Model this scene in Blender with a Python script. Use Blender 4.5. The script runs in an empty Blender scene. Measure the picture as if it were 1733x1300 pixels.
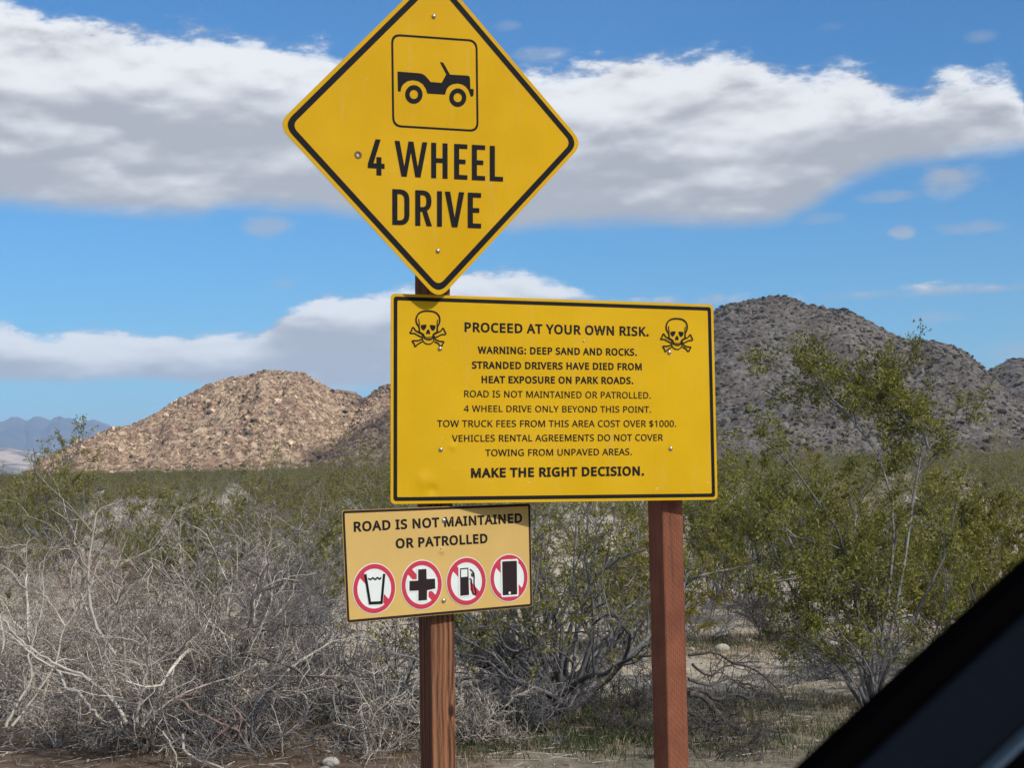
import bpy, bmesh, math, json
import numpy as np
from mathutils import Vector, Matrix
from mathutils.geometry import tessellate_polygon, delaunay_2d_cdt

SC = bpy.context.scene
COL = SC.collection
R = math.radians

# ------------------------------------------------------------------ camera
FPX, CX, CY = 2800.0, 866.5, 650.0            # focal length in pixels of the 1733 px wide photograph
PITCH, ROLL, EYE = math.atan(135.0 / FPX), -0.0227, 1.6
CAMROT = Matrix.Rotation(math.pi / 2 + PITCH, 3, 'X') @ Matrix.Rotation(ROLL, 3, 'Z')
cam = bpy.data.cameras.new('camera')
cam.sensor_width = 36.0
cam.lens = 36.0 * FPX / 1733.0
cam.clip_start, cam.clip_end = 0.05, 30000.0
cam.dof.use_dof = True
cam.dof.focus_distance = 8.0
cam.dof.aperture_fstop = 18.0
camo = bpy.data.objects.new('camera', cam)
camo.matrix_world = Matrix.Translation((0, 0, EYE)) @ CAMROT.to_4x4()
COL.objects.link(camo)
SC.camera = camo
CAMN = np.array(CAMROT)

# ------------------------------------------------------------------ sun and exposure
SUN = Vector((0.56, -0.56, 0.61)).normalized()          # towards the sun: behind the camera, to the right
sl = bpy.data.lights.new('sun', 'SUN')
sl.energy = 5.0
sl.angle = R(0.53)
sl.color = (1.0, 0.95, 0.87)
so = bpy.data.objects.new('sun', sl)
so.rotation_euler = SUN.to_track_quat('Z', 'Y').to_euler()
COL.objects.link(so)
SC.view_settings.view_transform = 'Standard'
SC.view_settings.look = 'None'
SC.view_settings.exposure = 0.8
SC.view_settings.gamma = 1.0
SC.view_settings.use_curve_mapping = False
SC.render.engine = 'CYCLES'
SC.cycles.use_denoising = True
SC.cycles.max_bounces = 7
SC.cycles.diffuse_bounces = 4
SC.cycles.transparent_max_bounces = 8
SC.cycles.volume_bounces = 0
SC.cycles.sample_clamp_indirect = 6.0

# ------------------------------------------------------------------ node helper
class NB:
    """small wrapper that turns arithmetic on sockets into Math nodes"""
    def __init__(s, tree): s.t = tree
    def n(s, typ, **kw):
        x = s.t.nodes.new(typ)
        for k, v in kw.items(): setattr(x, k, v)
        return x
    def put(s, sock, v):
        if isinstance(v, bpy.types.NodeSocket): s.t.links.new(v, sock)
        else: sock.default_value = v
    def m(s, op, *a, clamp=False):
        x = s.n('ShaderNodeMath', operation=op, use_clamp=clamp)
        for i, v in enumerate(a): s.put(x.inputs[i], v)
        return x.outputs[0]
    def add(s, a, b): return s.m('ADD', a, b)
    def sub(s, a, b): return s.m('SUBTRACT', a, b)
    def mul(s, a, b): return s.m('MULTIPLY', a, b)
    def mn(s, a, b): return s.m('MINIMUM', a, b)
    def mx(s, a, b): return s.m('MAXIMUM', a, b)
    def step(s, v, a, b, o0=0.0, o1=1.0):
        x = s.n('ShaderNodeMapRange', interpolation_type='SMOOTHSTEP')
        s.put(x.inputs['Value'], v)
        s.put(x.inputs['From Min'], a); s.put(x.inputs['From Max'], b)
        s.put(x.inputs['To Min'], o0); s.put(x.inputs['To Max'], o1)
        return x.outputs[0]
    def noise(s, vec, scale, detail=4, rough=0.55, dist=0.0, dim='3D', out=0):
        x = s.n('ShaderNodeTexNoise', noise_dimensions=dim)
        if vec is not None: s.put(x.inputs['Vector'], vec)
        s.put(x.inputs['Scale'], scale); s.put(x.inputs['Detail'], detail)
        s.put(x.inputs['Roughness'], rough); s.put(x.inputs['Distortion'], dist)
        return x.outputs[out]
    def xyz(s, x, y, z):
        c = s.n('ShaderNodeCombineXYZ')
        for i, v in enumerate((x, y, z)): s.put(c.inputs[i], v)
        return c.outputs[0]
    def sep(s, v):
        c = s.n('ShaderNodeSeparateXYZ'); s.put(c.inputs[0], v); return c.outputs
    def mix(s, f, a, b, blend='MIX'):
        x = s.n('ShaderNodeMix', data_type='RGBA', blend_type=blend)
        s.put(x.inputs[0], f)
        for i, v in ((6, a), (7, b)):
            if isinstance(v, (tuple, list)) and len(v) == 3: v = (*v, 1)
            s.put(x.inputs[i], v)
        return x.outputs[2]
    def scale(s, v, k):
        x = s.n('ShaderNodeVectorMath', operation='MULTIPLY'); s.put(x.inputs[0], v); s.put(x.inputs[1], k); return x.outputs[0]
    def bump(s, h, strength, dist):
        x = s.n('ShaderNodeBump'); s.put(x.inputs['Height'], h)
        x.inputs['Strength'].default_value = strength; x.inputs['Distance'].default_value = dist
        return x.outputs[0]
    def curve(s, v, pts, lo, hi):
        x = s.n('ShaderNodeFloatCurve')
        cm = x.mapping; cm.use_clip = False; c = cm.curves[0]
        cm.clip_min_x, cm.clip_max_x, cm.clip_min_y, cm.clip_max_y = 0, 1, 0, 1
        P = [((a - lo) / (hi - lo), b) for a, b in pts]
        while len(c.points) < len(P): c.points.new(0.5, 0.5)
        for q, (a, b) in zip(c.points, P): q.location = (a, b)
        for q in c.points: q.handle_type = 'AUTO_CLAMPED'
        cm.update()
        t = s.mul(s.sub(v, lo), 1.0 / (hi - lo))
        s.put(x.inputs['Value'], s.m('MAXIMUM', s.mn(t, 1.0), 0.0))
        return x.outputs[0]

def material(name, fn, rough=0.8, spec=0.3):
    m = bpy.data.materials.new(name); m.use_nodes = True
    t = m.node_tree; b = t.nodes['Principled BSDF']
    b.inputs['Roughness'].default_value = rough
    b.inputs['Specular IOR Level'].default_value = spec
    nb = NB(t); nb.obj = nb.n('ShaderNodeTexCoord').outputs['Object']
    fn(nb, b)
    return m

# ------------------------------------------------------------------ the sky: Nishita air with cloud banks seen by direction
W = bpy.data.worlds.new('World'); SC.world = W; W.use_nodes = True
W.cycles.sampling_method = 'MANUAL'; W.cycles.sample_map_resolution = 512
wt = W.node_tree; wt.nodes.clear(); nb = NB(wt)
sky = nb.n('ShaderNodeTexSky', sky_type='NISHITA'); sky.sun_disc = False
sky.sun_elevation = math.asin(SUN.z)
sky.sun_rotation = math.atan2(SUN.x, SUN.y)
sky.altitude = 300; sky.air_density = 1.0; sky.dust_density = 0.3; sky.ozone_density = 2.5
gen = nb.n('ShaderNodeTexCoord').outputs['Generated']
gx, gy, gzz = nb.sep(gen)
U = nb.m('ARCTAN2', gx, gy)                                   # azimuth
V = nb.m('ARCSINE', gzz)                                      # elevation
def su(px): return (px - 866.5) / 2800.0
def sv(px, py): return (785 - 0.0227 * (px - 866.5) - py) / 2800.0
q = nb.xyz(U, nb.mul(V, 2.3), 0.0)
warp = nb.noise(q, 14.0, 6, 0.62)
fine = nb.noise(q, 38.0, 7, 0.66)
big = nb.noise(q, 5.0, 3, 0.5)
puff = nb.n('ShaderNodeTexVoronoi', feature='SMOOTH_F1')
pq = nb.n('ShaderNodeVectorMath', operation='ADD'); wv = nb.noise(q, 20.0, 4, 0.6, out=1)
nb.put(pq.inputs[0], q); nb.put(pq.inputs[1], nb.scale(wv, (0.05, 0.05, 0.0)))
nb.put(puff.inputs['Vector'], pq.outputs[0]); puff.inputs['Scale'].default_value = 26.0; puff.inputs['Smoothness'].default_value = 0.5
lump = nb.sub(0.5, puff.outputs['Distance'])
LO, HI = -0.62, 0.62
def bank(top, bot, rag_t, rag_b, soft_t, soft_b):
    vt = nb.curve(U, [(LO, sv(*top[0]) + .02)] + [(su(a), sv(a, b)) for a, b in top] + [(HI, sv(*top[-1]))], LO, HI)
    vb = nb.curve(U, [(LO, sv(*bot[0]))] + [(su(a), sv(a, b)) for a, b in bot] + [(HI, sv(*bot[-1]))], LO, HI)
    et = nb.add(nb.sub(vt, V), nb.add(nb.mul(nb.sub(warp, 0.5), rag_t), nb.mul(nb.sub(fine, 0.5), rag_t * 1.5)))
    et = nb.add(et, nb.mul(lump, rag_t * 0.3))
    eb = nb.add(nb.sub(V, vb), nb.add(nb.mul(nb.sub(warp, 0.5), rag_b), nb.mul(nb.sub(fine, 0.5), rag_b * 0.5)))
    a = nb.mul(nb.step(et, -0.45 * soft_t, 0.55 * soft_t), nb.step(eb, -0.6 * soft_b, 0.4 * soft_b))
    # 0 at the base of the bank, 1 at its sunlit top
    hgt = nb.m('DIVIDE', nb.sub(V, vb), nb.mx(nb.sub(vt, vb), 0.004))
    return a, hgt, et
b1 = bank([(-250, 20), (0, 52), (100, 62), (200, 78), (300, 80), (360, 66), (430, 82), (540, 100), (640, 118), (760, 132), (880, 132), (960, 122), (1060, 106), (1160, 100), (1270, 108), (1330, 132), (1390, 150), (1440, 138), (1490, 160), (1550, 178), (1600, 158), (1680, 156), (1722, 196), (1745, 262)],
          [(-250, 360), (0, 355), (100, 360), (330, 364), (400, 350), (500, 352), (620, 360), (760, 376), (880, 380), (1000, 374), (1100, 372), (1200, 376), (1300, 374), (1370, 350), (1440, 314), (1520, 290), (1600, 277), (1690, 268), (1722, 264), (1745, 262)],
          0.024, 0.012, 0.014, 0.015)
b2 = bank([(-250, 560), (0, 572), (140, 566), (270, 574), (400, 572), (450, 560), (490, 530), (545, 512), (620, 502), (700, 482), (790, 465), (880, 466), (940, 476), (990, 492), (1030, 512)],
          [(-250, 650), (0, 648), (120, 650), (240, 640), (330, 645), (500, 655), (660, 655), (780, 620), (900, 540), (990, 505), (1030, 512)],
          0.016, 0.008, 0.009, 0.009)
dens = nb.mx(b1[0], b2[0])
def wisp(px, py, w, h, k):
    du = nb.mul(nb.sub(U, su(px)), 2800.0 / w); dv = nb.mul(nb.sub(V, sv(px, py)), 2800.0 / h)
    r2 = nb.add(nb.mul(du, du), nb.mul(dv, dv))
    e = nb.add(nb.sub(1.0, r2), nb.add(nb.mul(nb.sub(warp, 0.5), 1.6), nb.mul(nb.sub(fine, 0.5), 2.4)))
    return nb.mul(nb.step(e, 0.0, 1.3), k)
for a in ((462, 388, 62, 24, .55), (1605, 322, 66, 34, .8), (1500, 345, 60, 12, .45), (1522, 405, 24, 14, .6), (1632, 400, 60, 15, .45), (868, 52, 34, 12, .35),
          (190, 2, 82, 18, .6), (20, 30, 60, 16, .6), (930, 100, 60, 16, .35), (1580, 545, 60, 12, .3), (1720, 600, 90, 22, .45), (1395, 378, 40, 12, .3),
          (485, 483, 28, 10, .25), (150, 370, 60, 12, .3), (1660, 96, 30, 12, .25), (1420, 66, 30, 9, .15)):
    dens = nb.mx(dens, wisp(*a))
# scattered clouds over the rest of the sky, outside what the photograph shows
q3 = nb.noise(nb.scale(gen, (1, 1, 1.8)), 3.2, 6, 0.6)
rest = nb.mx(nb.step(V, 0.34, 0.5), nb.step(nb.m('ABSOLUTE', U), 0.45, 0.6))
rest = nb.mul(nb.mul(rest, nb.step(V, 0.02, 0.1)), nb.step(q3, 0.44, 0.56))
dens = nb.mx(dens, nb.mul(rest, 0.9))
# cloud shading: sunlit rim and heads, greyer belly
h = nb.m('MAXIMUM', nb.mul(b1[1], b1[0]), nb.mul(b2[1], b2[0]))
grey = nb.noise(nb.xyz(U, nb.mul(V, 3.0), 3.0), 11.0, 4, 0.45, 0.3)
wsoft = nb.noise(q, 12.0, 3, 0.5)
gsoft = nb.noise(nb.xyz(U, nb.add(nb.mul(V, 2.3), 0.016), 0.0), 12.0, 3, 0.5)
grey2 = nb.noise(nb.xyz(U, nb.add(nb.mul(V, 2.3), 0.012), 0.0), 14.0, 6, 0.62)
lit = nb.add(nb.add(-0.04, nb.mul(h, 0.46)), nb.add(nb.mul(nb.sub(wsoft, gsoft), 1.9), nb.mul(nb.sub(warp, grey2), .8)))
lit = nb.add(lit, nb.mul(nb.sub(grey, 0.5), 1.8))
rim = nb.step(nb.mx(nb.mul(b1[0], nb.sub(0.03, b1[2])), nb.mul(b2[0], nb.sub(0.018, b2[2]))), 0.0, 0.028)
lit = nb.add(lit, nb.mul(rim, 0.55))
lit = nb.step(lit, -0.12, 0.78)
ccol = nb.mix(lit, (4.5, 4.6, 4.95), (9.1, 9.2, 9.35))
air = nb.mix(1.0, sky.outputs[0], (0.33, 0.77, 1.12), 'MULTIPLY')
tot = nb.mix(nb.mul(dens, 0.97), air, ccol)
bg = nb.n('ShaderNodeBackground'); bg.inputs[1].default_value = 0.060
wo = nb.n('ShaderNodeOutputWorld')
wt.links.new(tot, bg.inputs[0]); wt.links.new(bg.outputs[0], wo.inputs[0])

# ------------------------------------------------------------------ object helpers
def tag(o, label=None, cat=None, group=None, kind=None):
    for k, v in (('label', label), ('category', cat), ('group', group), ('kind', kind)):
        if v: o[k] = v
    return o
def link(name, me, mat=None, parent=None, loc=None):
    if mat and not me.materials: me.materials.append(mat)
    o = bpy.data.objects.new(name, me); COL.objects.link(o)
    if parent: o.parent = parent
    if loc is not None: o.location = loc
    return o
def empty(name, loc=(0, 0, 0), rz=0.0):
    o = bpy.data.objects.new(name, None); o.empty_display_size = 0.2
    o.location = loc; o.rotation_euler = (0, 0, rz); COL.objects.link(o); return o
def mesh_np(name, V_, faces, smooth=False, tint=None):
    """faces: list of (M,k) int arrays"""
    me = bpy.data.meshes.new(name)
    V_ = np.asarray(V_, np.float32); me.vertices.add(len(V_)); me.vertices.foreach_set('co', V_.ravel())
    faces = [np.asarray(f, np.int32) for f in faces if len(f)]
    ls = np.concatenate([f.ravel() for f in faces]); cnt = np.concatenate([np.full(len(f), f.shape[1], np.int32) for f in faces])
    me.loops.add(len(ls)); me.loops.foreach_set('vertex_index', ls)
    me.polygons.add(len(cnt)); st = np.concatenate([[0], np.cumsum(cnt)[:-1]]).astype(np.int32)
    me.polygons.foreach_set('loop_start', st)
    me.update(calc_edges=True)
    me.polygons.foreach_set('use_smooth', np.full(len(cnt), smooth))
    if tint is not None:
        a = me.attributes.new('tint', 'FLOAT', 'POINT'); a.data.foreach_set('value', np.asarray(tint, np.float32))
    me.validate()
    return me
def ray(px, py):
    d = CAMN @ np.array([(px - CX) / FPX, -(py - CY) / FPX, -1.0]); return d / d[1]
def at(px, py, Y): return np.array([0, 0, EYE]) + ray(px, py) * Y

_p = np.random.default_rng(5).permutation(512)
_p = np.concatenate([_p, _p]); _g = np.random.default_rng(6).normal(size=(512, 3)); _g /= np.linalg.norm(_g, axis=1)[:, None]
def pn(x, y, z=0.0):
    x, y, z = np.broadcast_arrays(np.asarray(x, float), np.asarray(y, float), np.asarray(z, float))
    xi, yi, zi = np.floor(x).astype(int), np.floor(y).astype(int), np.floor(z).astype(int)
    xf, yf, zf = x - xi, y - yi, z - zi
    f = lambda t: t * t * t * (t * (t * 6 - 15) + 10)
    u, v, w = f(xf), f(yf), f(zf); out = 0
    for dx in (0, 1):
        for dy in (0, 1):
            for dz in (0, 1):
                hsh = _p[(_p[(_p[(xi + dx) % 512] + yi + dy) % 512] + zi + dz) % 512]
                g = _g[hsh]
                dd = g[..., 0] * (xf - dx) + g[..., 1] * (yf - dy) + g[..., 2] * (zf - dz)
                out = out + dd * (u if dx else 1 - u) * (v if dy else 1 - v) * (w if dz else 1 - w)
    return out
def fbm(x, y, z=0.0, o=4, g=0.5):
    a, s, r_ = 1.0, 1.0, 0
    for k in range(o): r_ = r_ + a * pn(x * s + k * 17.3, y * s - k * 9.1, np.asarray(z) * s); a *= g; s *= 2.03
    return r_
def ground_z(x, y):
    d = np.hypot(x, y)
    z = 0.05 * pn(x * 0.35, y * 0.35, 3.3) + 0.10 * pn(x * 0.09, y * 0.09, 7.7) * np.clip((d - 6) / 10, 0, 1)
    z = z + 0.5 * pn(x * 0.012, y * 0.012, 1.1) * np.clip((d - 30) / 120, 0, 1) * np.clip((900 - d) / 300, 0, 1)
    m = np.exp(-(((x + 1.7) / 1.6) ** 2 + ((y - 10.2) / 1.3) ** 2))
    return z + 0.10 * m
def G(px, py):
    d = ray(px, py); t = EYE / max(-d[2], 1e-4)
    for _ in range(8):
        p = d * t; t = (EYE - ground_z(p[0], p[1])) / -d[2]
    p = np.array([0, 0, EYE]) + d * t
    return p
def on(x, y, dz=0.0): return (float(x), float(y), float(ground_z(x, y)) + dz)

# ------------------------------------------------------------------ ground
ang = np.concatenate([np.linspace(-24, 24, 260), np.linspace(24, 336, 100)[1:-1]]) * math.pi / 180
rad = np.concatenate([[0.0], np.geomspace(1.2, 11000, 330)])
A_, R_ = np.meshgrid(ang, rad, indexing='xy')
X_, Y_ = R_ * np.sin(A_), R_ * np.cos(A_)
Z_ = ground_z(X_, Y_)
na, nr = len(ang), len(rad)
ii = (np.arange(nr - 1)[:, None] * na + np.arange(na)[None, :]).ravel()
jj = (np.arange(nr - 1)[:, None] * na + (np.arange(na)[None, :] + 1) % na).ravel()
gm = mesh_np('ground', np.stack([X_, Y_, Z_], -1).reshape(-1, 3), [np.stack([ii, jj, jj + na, ii + na], 1)], True)
def m_ground(nb, b):
    x, y, z = nb.sep(nb.obj)
    n1 = nb.noise(nb.obj, 0.55, 5, 0.6); n2 = nb.noise(nb.obj, 9.0, 5, 0.65); n3 = nb.noise(nb.obj, 60.0, 3, 0.7)
    far = nb.noise(nb.obj, 0.02, 5, 0.6)
    c = nb.mix(nb.step(n2, 0.3, 0.7), (0.44, 0.37, 0.275), (0.66, 0.57, 0.44))
    c = nb.mix(nb.mul(nb.step(n3, 0.52, 0.70), 0.6), c, (0.66, 0.61, 0.51))
    c = nb.mix(nb.mul(nb.step(n3, 0.46, 0.30), 0.5), c, (0.17, 0.145, 0.115))
    # reddish brown silt close to the left bushes
    near = nb.add(nb.mul(nb.sub(n1, 0.5), 2.2), nb.mul(nb.sub(n2, 0.5), .5))
    br = nb.mul(nb.step(nb.add(x, near), 0.9, -0.6), nb.step(nb.add(y, near), 12.0, 10.8))
    c = nb.mix(br, c, nb.mix(nb.step(n2, .35, .65), (0.115, 0.078, 0.055), (0.20, 0.145, 0.105)))
    # litter and dry grass stain at the shrub feet on the right
    lt = nb.mul(nb.step(nb.add(y, near), 11.9, 10.9), nb.step(nb.add(x, near), -0.4, 0.6))
    c = nb.mix(nb.mul(lt, 0.8), c, nb.mix(nb.step(n2, .4, .6), (0.10, 0.095, 0.06), (0.20, 0.175, 0.125)))
    rd = nb.mul(nb.mul(nb.step(nb.add(y, near), 13.4, 14.2), nb.step(nb.add(y, near), 16.5, 15.2)), nb.step(x, 0.2, 1.4))
    c = nb.mix(nb.mul(rd, 0.55), c, (0.24, 0.15, 0.09))
    c = nb.mix(nb.step(y, 60, 200), c, nb.mix(nb.step(far, .35, .65), (0.30, 0.25, 0.19), (0.44, 0.38, 0.31)))
    nb.put(b.inputs['Base Color'], c)
    hh = nb.add(nb.mul(n3, 0.35), n2)
    nb.put(b.inputs['Normal'], nb.bump(hh, 0.8, 0.03))
MG = material('ground', m_ground, 0.95, 0.1)
tag(link('ground', gm, MG), kind='structure')

# ------------------------------------------------------------------ hills
def grid_mesh(name, X, Y, Z, smooth=False):
    n0, n1 = X.shape
    i = (np.arange(n0 - 1)[:, None] * n1 + np.arange(n1 - 1)[None, :]).ravel()
    return mesh_np(name, np.stack([X, Y, Z], -1).reshape(-1, 3), [np.stack([i, i + n1, i + n1 + 1, i + 1], 1)], smooth)
def ridge(name, pts, y0, y1, y2, step, rough, gully, seed, mat, expo=1.5, steprow=None):
    P3 = np.array([at(a, b, y1) for a, b in pts])
    xs = np.arange(P3[0, 0], P3[-1, 0], step)
    H = np.interp(xs, P3[:, 0], P3[:, 2])
    H = np.maximum(H, 0)
    n_f = int((y1 - y0) / (steprow or step)); n_b = max(12, n_f // 4)
    v = np.concatenate([np.linspace(0, 1, n_f), 1 + np.linspace(0, 1, n_b)[1:]])
    XX, VV = np.meshgrid(xs, v, indexing='ij')
    HH = np.repeat(H[:, None], len(v), 1)
    wig = 0.06 * (y1 - y0) * fbm(XX / 60, VV * 3, seed, 3)
    YY = np.where(VV <= 1, y0 + (y1 - y0) * VV, y1 + (y2 - y1) * (VV - 1)) + wig * np.minimum(VV, 1) * (VV < 1)
    XX = XX * np.where(VV < 1, (y0 + (y1 - y0) * VV) / y1, 1.0) ** .93
    s = np.where(VV <= 1, 1 - (1 - np.clip(VV, 0, 1)) ** expo, 1 - np.clip(VV - 1, 0, 1) ** 1.5)
    gl = fbm(XX / gully[0] + 0.3 * VV, VV * 0.8, seed + 3.3, 3) * gully[1]
    ZZ = HH * s + gl * np.sin(np.pi * np.clip(VV, 0, 1)) * np.clip(HH / 15, 0, 1)
    rgh = np.zeros_like(ZZ)
    for wl, am in rough:
        n = fbm(XX / wl, YY / wl, seed + wl + ZZ / wl, 2)
        rgh += am * (.42 - np.abs(n) * 2.2)
    ZZ = ZZ + rgh * np.clip(HH * s / 5, 0.0, 1) - (1 - np.clip(HH * s / 3, 0, 1)) * 0.6 - 0.3 * (VV == v[-1])
    o = link(name, grid_mesh(name, XX, YY, ZZ), mat)
    return tag(o, kind='structure'), (XX, YY, ZZ)
def m_lithill(nb, b):
    n1 = nb.noise(nb.obj, 0.10, 4, 0.6); n2 = nb.noise(nb.obj, 0.55, 5, 0.68, 0.6); n3 = nb.noise(nb.obj, 1.7, 4, 0.7)
    n4 = nb.noise(nb.scale(nb.obj, (.16, .16, .05)), 1.0, 4, .62, 1.2)
    c = nb.mix(nb.step(n2, 0.40, 0.60), (0.14, 0.085, 0.058), (0.52, 0.385, 0.265))
    c = nb.mix(nb.mul(nb.step(n4, .50, .62), .55), c, (0.19, 0.12, 0.085))
    c = nb.mix(nb.mul(nb.step(n4, .46, .36), .6), c, (0.60, 0.48, 0.35))
    c = nb.mix(nb.mul(nb.step(n3, 0.52, 0.68), 0.7), c, (0.54, 0.425, 0.31))
    c = nb.mix(nb.mul(nb.step(n1, 0.45, 0.65), 0.45), c, (0.22, 0.135, 0.10))
    c = nb.mix(nb.mul(nb.step(n3, 0.44, 0.32), 0.65), c, (0.10, 0.07, 0.055))
    nb.put(b.inputs['Base Color'], c)
    nb.put(b.inputs['Normal'], nb.bump(nb.add(n2, nb.mul(n3, .5)), 1.0, 2.6))
def m_greyhill(nb, b):
    n1 = nb.noise(nb.obj, 0.06, 4, 0.6); n2 = nb.noise(nb.obj, 0.5, 5, 0.68, 0.4); n3 = nb.noise(nb.obj, 1.6, 4, 0.7)
    n4 = nb.noise(nb.scale(nb.obj, (.09, .09, .03)), 1.0, 4, .6, 1.0)
    c = nb.mix(nb.step(n2, 0.36, 0.64), (0.14, 0.118, 0.10), (0.30, 0.268, 0.235))
    c = nb.mix(nb.mul(nb.step(n4, .5, .64), .55), c, (0.13, 0.098, 0.078))
    c = nb.mix(nb.mul(nb.step(n3, 0.54, 0.68), 0.6), c, (0.34, 0.30, 0.25))
    c = nb.mix(nb.mul(nb.step(n1, 0.48, 0.66), 0.5), c, (0.15, 0.115, 0.095))
    c = nb.mix(nb.mul(nb.step(n3, 0.42, 0.3), 0.7), c, (0.06, 0.052, 0.042))
    nb.put(b.inputs['Base Color'], c)
    nb.put(b.inputs['Normal'], nb.bump(nb.add(n2, nb.mul(n3, .5)), 1.0, 1.2))
MLIT = material('tan_rock', m_lithill, 0.95, 0.1)
MGRY = material('grey_rock', m_greyhill, 0.95, 0.1)
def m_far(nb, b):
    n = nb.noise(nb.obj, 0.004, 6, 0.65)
    nb.put(b.inputs['Base Color'], nb.mix(nb.step(n, .4, .62), (0.022, 0.032, 0.05), (0.06, 0.062, 0.075)))  # blue of the distant haze partly put into the rock colour
MFAR = material('hazy_far_rock', m_far, 0.95, 0.05)

_, LH = ridge('sunlit_hill', [(20, 815), (46, 801), (77, 774), (128, 755), (186, 727), (216, 724), (247, 712), (290, 687), (336, 662), (363, 648), (387, 641), (417, 639), (445, 632), (487, 633), (522, 641), (541, 652), (560, 662), (595, 667), (607, 673), (640, 690), (700, 730), (760, 800)],
      395, 500, 560, 0.38, [(9, 1.1), (3.6, .85), (1.6, .5)], (20, 6.5), 11.0, MLIT)
_, SH = ridge('saddle_hill', [(480, 800), (520, 775), (560, 735), (600, 695), (626, 670), (649, 656), (700, 640), (760, 655), (840, 690), (930, 740), (1000, 800)],
      372, 490, 540, 0.6, [(9, .9), (3.6, .7), (1.7, .4)], (26, 3.0), 23.0, MLIT)
_, RH = ridge('dark_hill', [(840, 800), (930, 740), (1000, 680), (1080, 600), (1150, 560), (1209, 535), (1231, 522), (1268, 512), (1309, 507), (1337, 509), (1362, 519), (1394, 525), (1434, 528), (1456, 540), (1481, 557), (1503, 569), (1532, 579), (1566, 579), (1591, 583), (1619, 595), (1638, 610), (1660, 633), (1700, 668), (1760, 700), (1850, 730), (1950, 770)],
      300, 440, 520, 0.5, [(9, .55), (3.0, .45), (1.4, .25)], (30, 6.5), 37.0, MGRY)
_, TH = ridge('side_hill', [(1480, 770), (1560, 730), (1620, 672), (1658, 637), (1685, 621), (1707, 612), (1733, 609), (1850, 580), (2000, 600), (2200, 700), (2300, 780)],
      430, 600, 690, 0.8, [(10, .9), (3.6, .6)], (34, 4.5), 53.0, MGRY)
far_pts = [(-700, 740), (-300, 735), (-120, 728), (-40, 730), (0, 720), (28, 710), (45, 719), (62, 709), (78, 721), (96, 705), (116, 716), (136, 722), (156, 714), (180, 725), (210, 735), (260, 738), (330, 728), (400, 745), (640, 750), (900, 740), (1200, 745), (1600, 735), (1800, 730), (2300, 745), (2700, 760)]
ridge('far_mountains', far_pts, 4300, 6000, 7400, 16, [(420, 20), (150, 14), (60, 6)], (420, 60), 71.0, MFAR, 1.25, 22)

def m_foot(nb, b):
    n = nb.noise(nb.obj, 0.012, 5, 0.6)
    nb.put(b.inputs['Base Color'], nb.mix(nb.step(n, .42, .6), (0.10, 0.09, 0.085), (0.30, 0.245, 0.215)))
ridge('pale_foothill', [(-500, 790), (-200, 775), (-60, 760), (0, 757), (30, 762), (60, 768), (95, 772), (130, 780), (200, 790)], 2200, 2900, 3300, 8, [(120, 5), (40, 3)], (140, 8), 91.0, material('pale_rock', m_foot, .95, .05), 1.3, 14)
# boulders and hillside shrubs
def ico(sub=1):
    bm = bmesh.new(); bmesh.ops.create_icosphere(bm, subdivisions=sub, radius=1.0)
    v = np.array([x.co[:] for x in bm.verts]); f = np.array([[q.index for q in x.verts] for x in bm.faces]); bm.free(); return v, f
IV, IF = ico(1)
def scatter_lumps(name, pos, size, mat, rng, squash=(1, 1, .8), jag=0.35, smooth=False):
    n = len(pos)
    v = np.repeat(IV[None], n, 0) * (1 + jag * rng.uniform(-1, 1, (n, len(IV), 1)))
    v = v * size[:, None, None] * (np.array(squash) * rng.uniform(.7, 1.25, (n, 3)))[:, None, :]
    a = rng.uniform(0, 6.28, n); ca, sa = np.cos(a)[:, None], np.sin(a)[:, None]
    vx = v[..., 0] * ca - v[..., 1] * sa; vy = v[..., 0] * sa + v[..., 1] * ca
    v = np.stack([vx, vy, v[..., 2]], -1) + pos[:, None, :]
    f = (IF[None] + (np.arange(n) * len(IV))[:, None, None]).reshape(-1, 3)
    t = np.repeat(rng.uniform(0, 1, n), len(IV))
    return link(name, mesh_np(name, v.reshape(-1, 3), [f], smooth, t), mat)
def pick(rng, grid, n, lo=0.6):
    X, Y, Z = grid
    nv = int(X.shape[1] * 0.79)
    i = rng.integers(2, X.shape[0] - 2, n * 2); j = rng.integers(2, nv, n * 2)
    p = np.stack([X[i, j], Y[i, j], Z[i, j]], -1); p = p[p[:, 2] > lo][:n]; return p
def tintmat(name, c0, c1, rough=.95, nscale=None):
    def fn(nb, b):
        t = nb.n('ShaderNodeAttribute', attribute_name='tint').outputs['Fac']
        c = nb.mix(t, c0, c1)
        if nscale:
            c = nb.mix(nb.mul(nb.step(nb.noise(nb.obj, nscale, 4, .65), .35, .7), .5), c, tuple(x * .45 for x in c0))
        nb.put(b.inputs['Base Color'], c)
    return material(name, fn, rough, .15)
rg = np.random.default_rng(101)
MBL = tintmat('boulder_rock', (0.14, 0.085, 0.058), (0.48, 0.36, 0.25), .95, 1.2)
MBG = tintmat('grey_boulder_rock', (0.12, 0.098, 0.076), (0.28, 0.24, 0.20), .95, 1.2)
MBS = tintmat('hillside_shrub', (0.030, 0.030, 0.022), (0.11, 0.10, 0.075), .95)
p = pick(rg, LH, 6500); p = p[fbm(p[:, 0] / 14, p[:, 2] / 9, 3.1, 2) > -.12]; s_ = rg.lognormal(-1.45, .62, len(p)); tag(scatter_lumps('boulders', p, np.clip(s_, .12, 1.3), MBL, rg), 'tan boulders strewn over the sunlit left hill', 'boulders', kind='stuff')
p = pick(rg, SH, 3800); tag(scatter_lumps('boulders', p, np.clip(rg.lognormal(-1.0, .4, len(p)), .16, 1.2), MBL, rg), 'brown boulders on the saddle between the two hills', 'boulders', kind='stuff')
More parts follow.
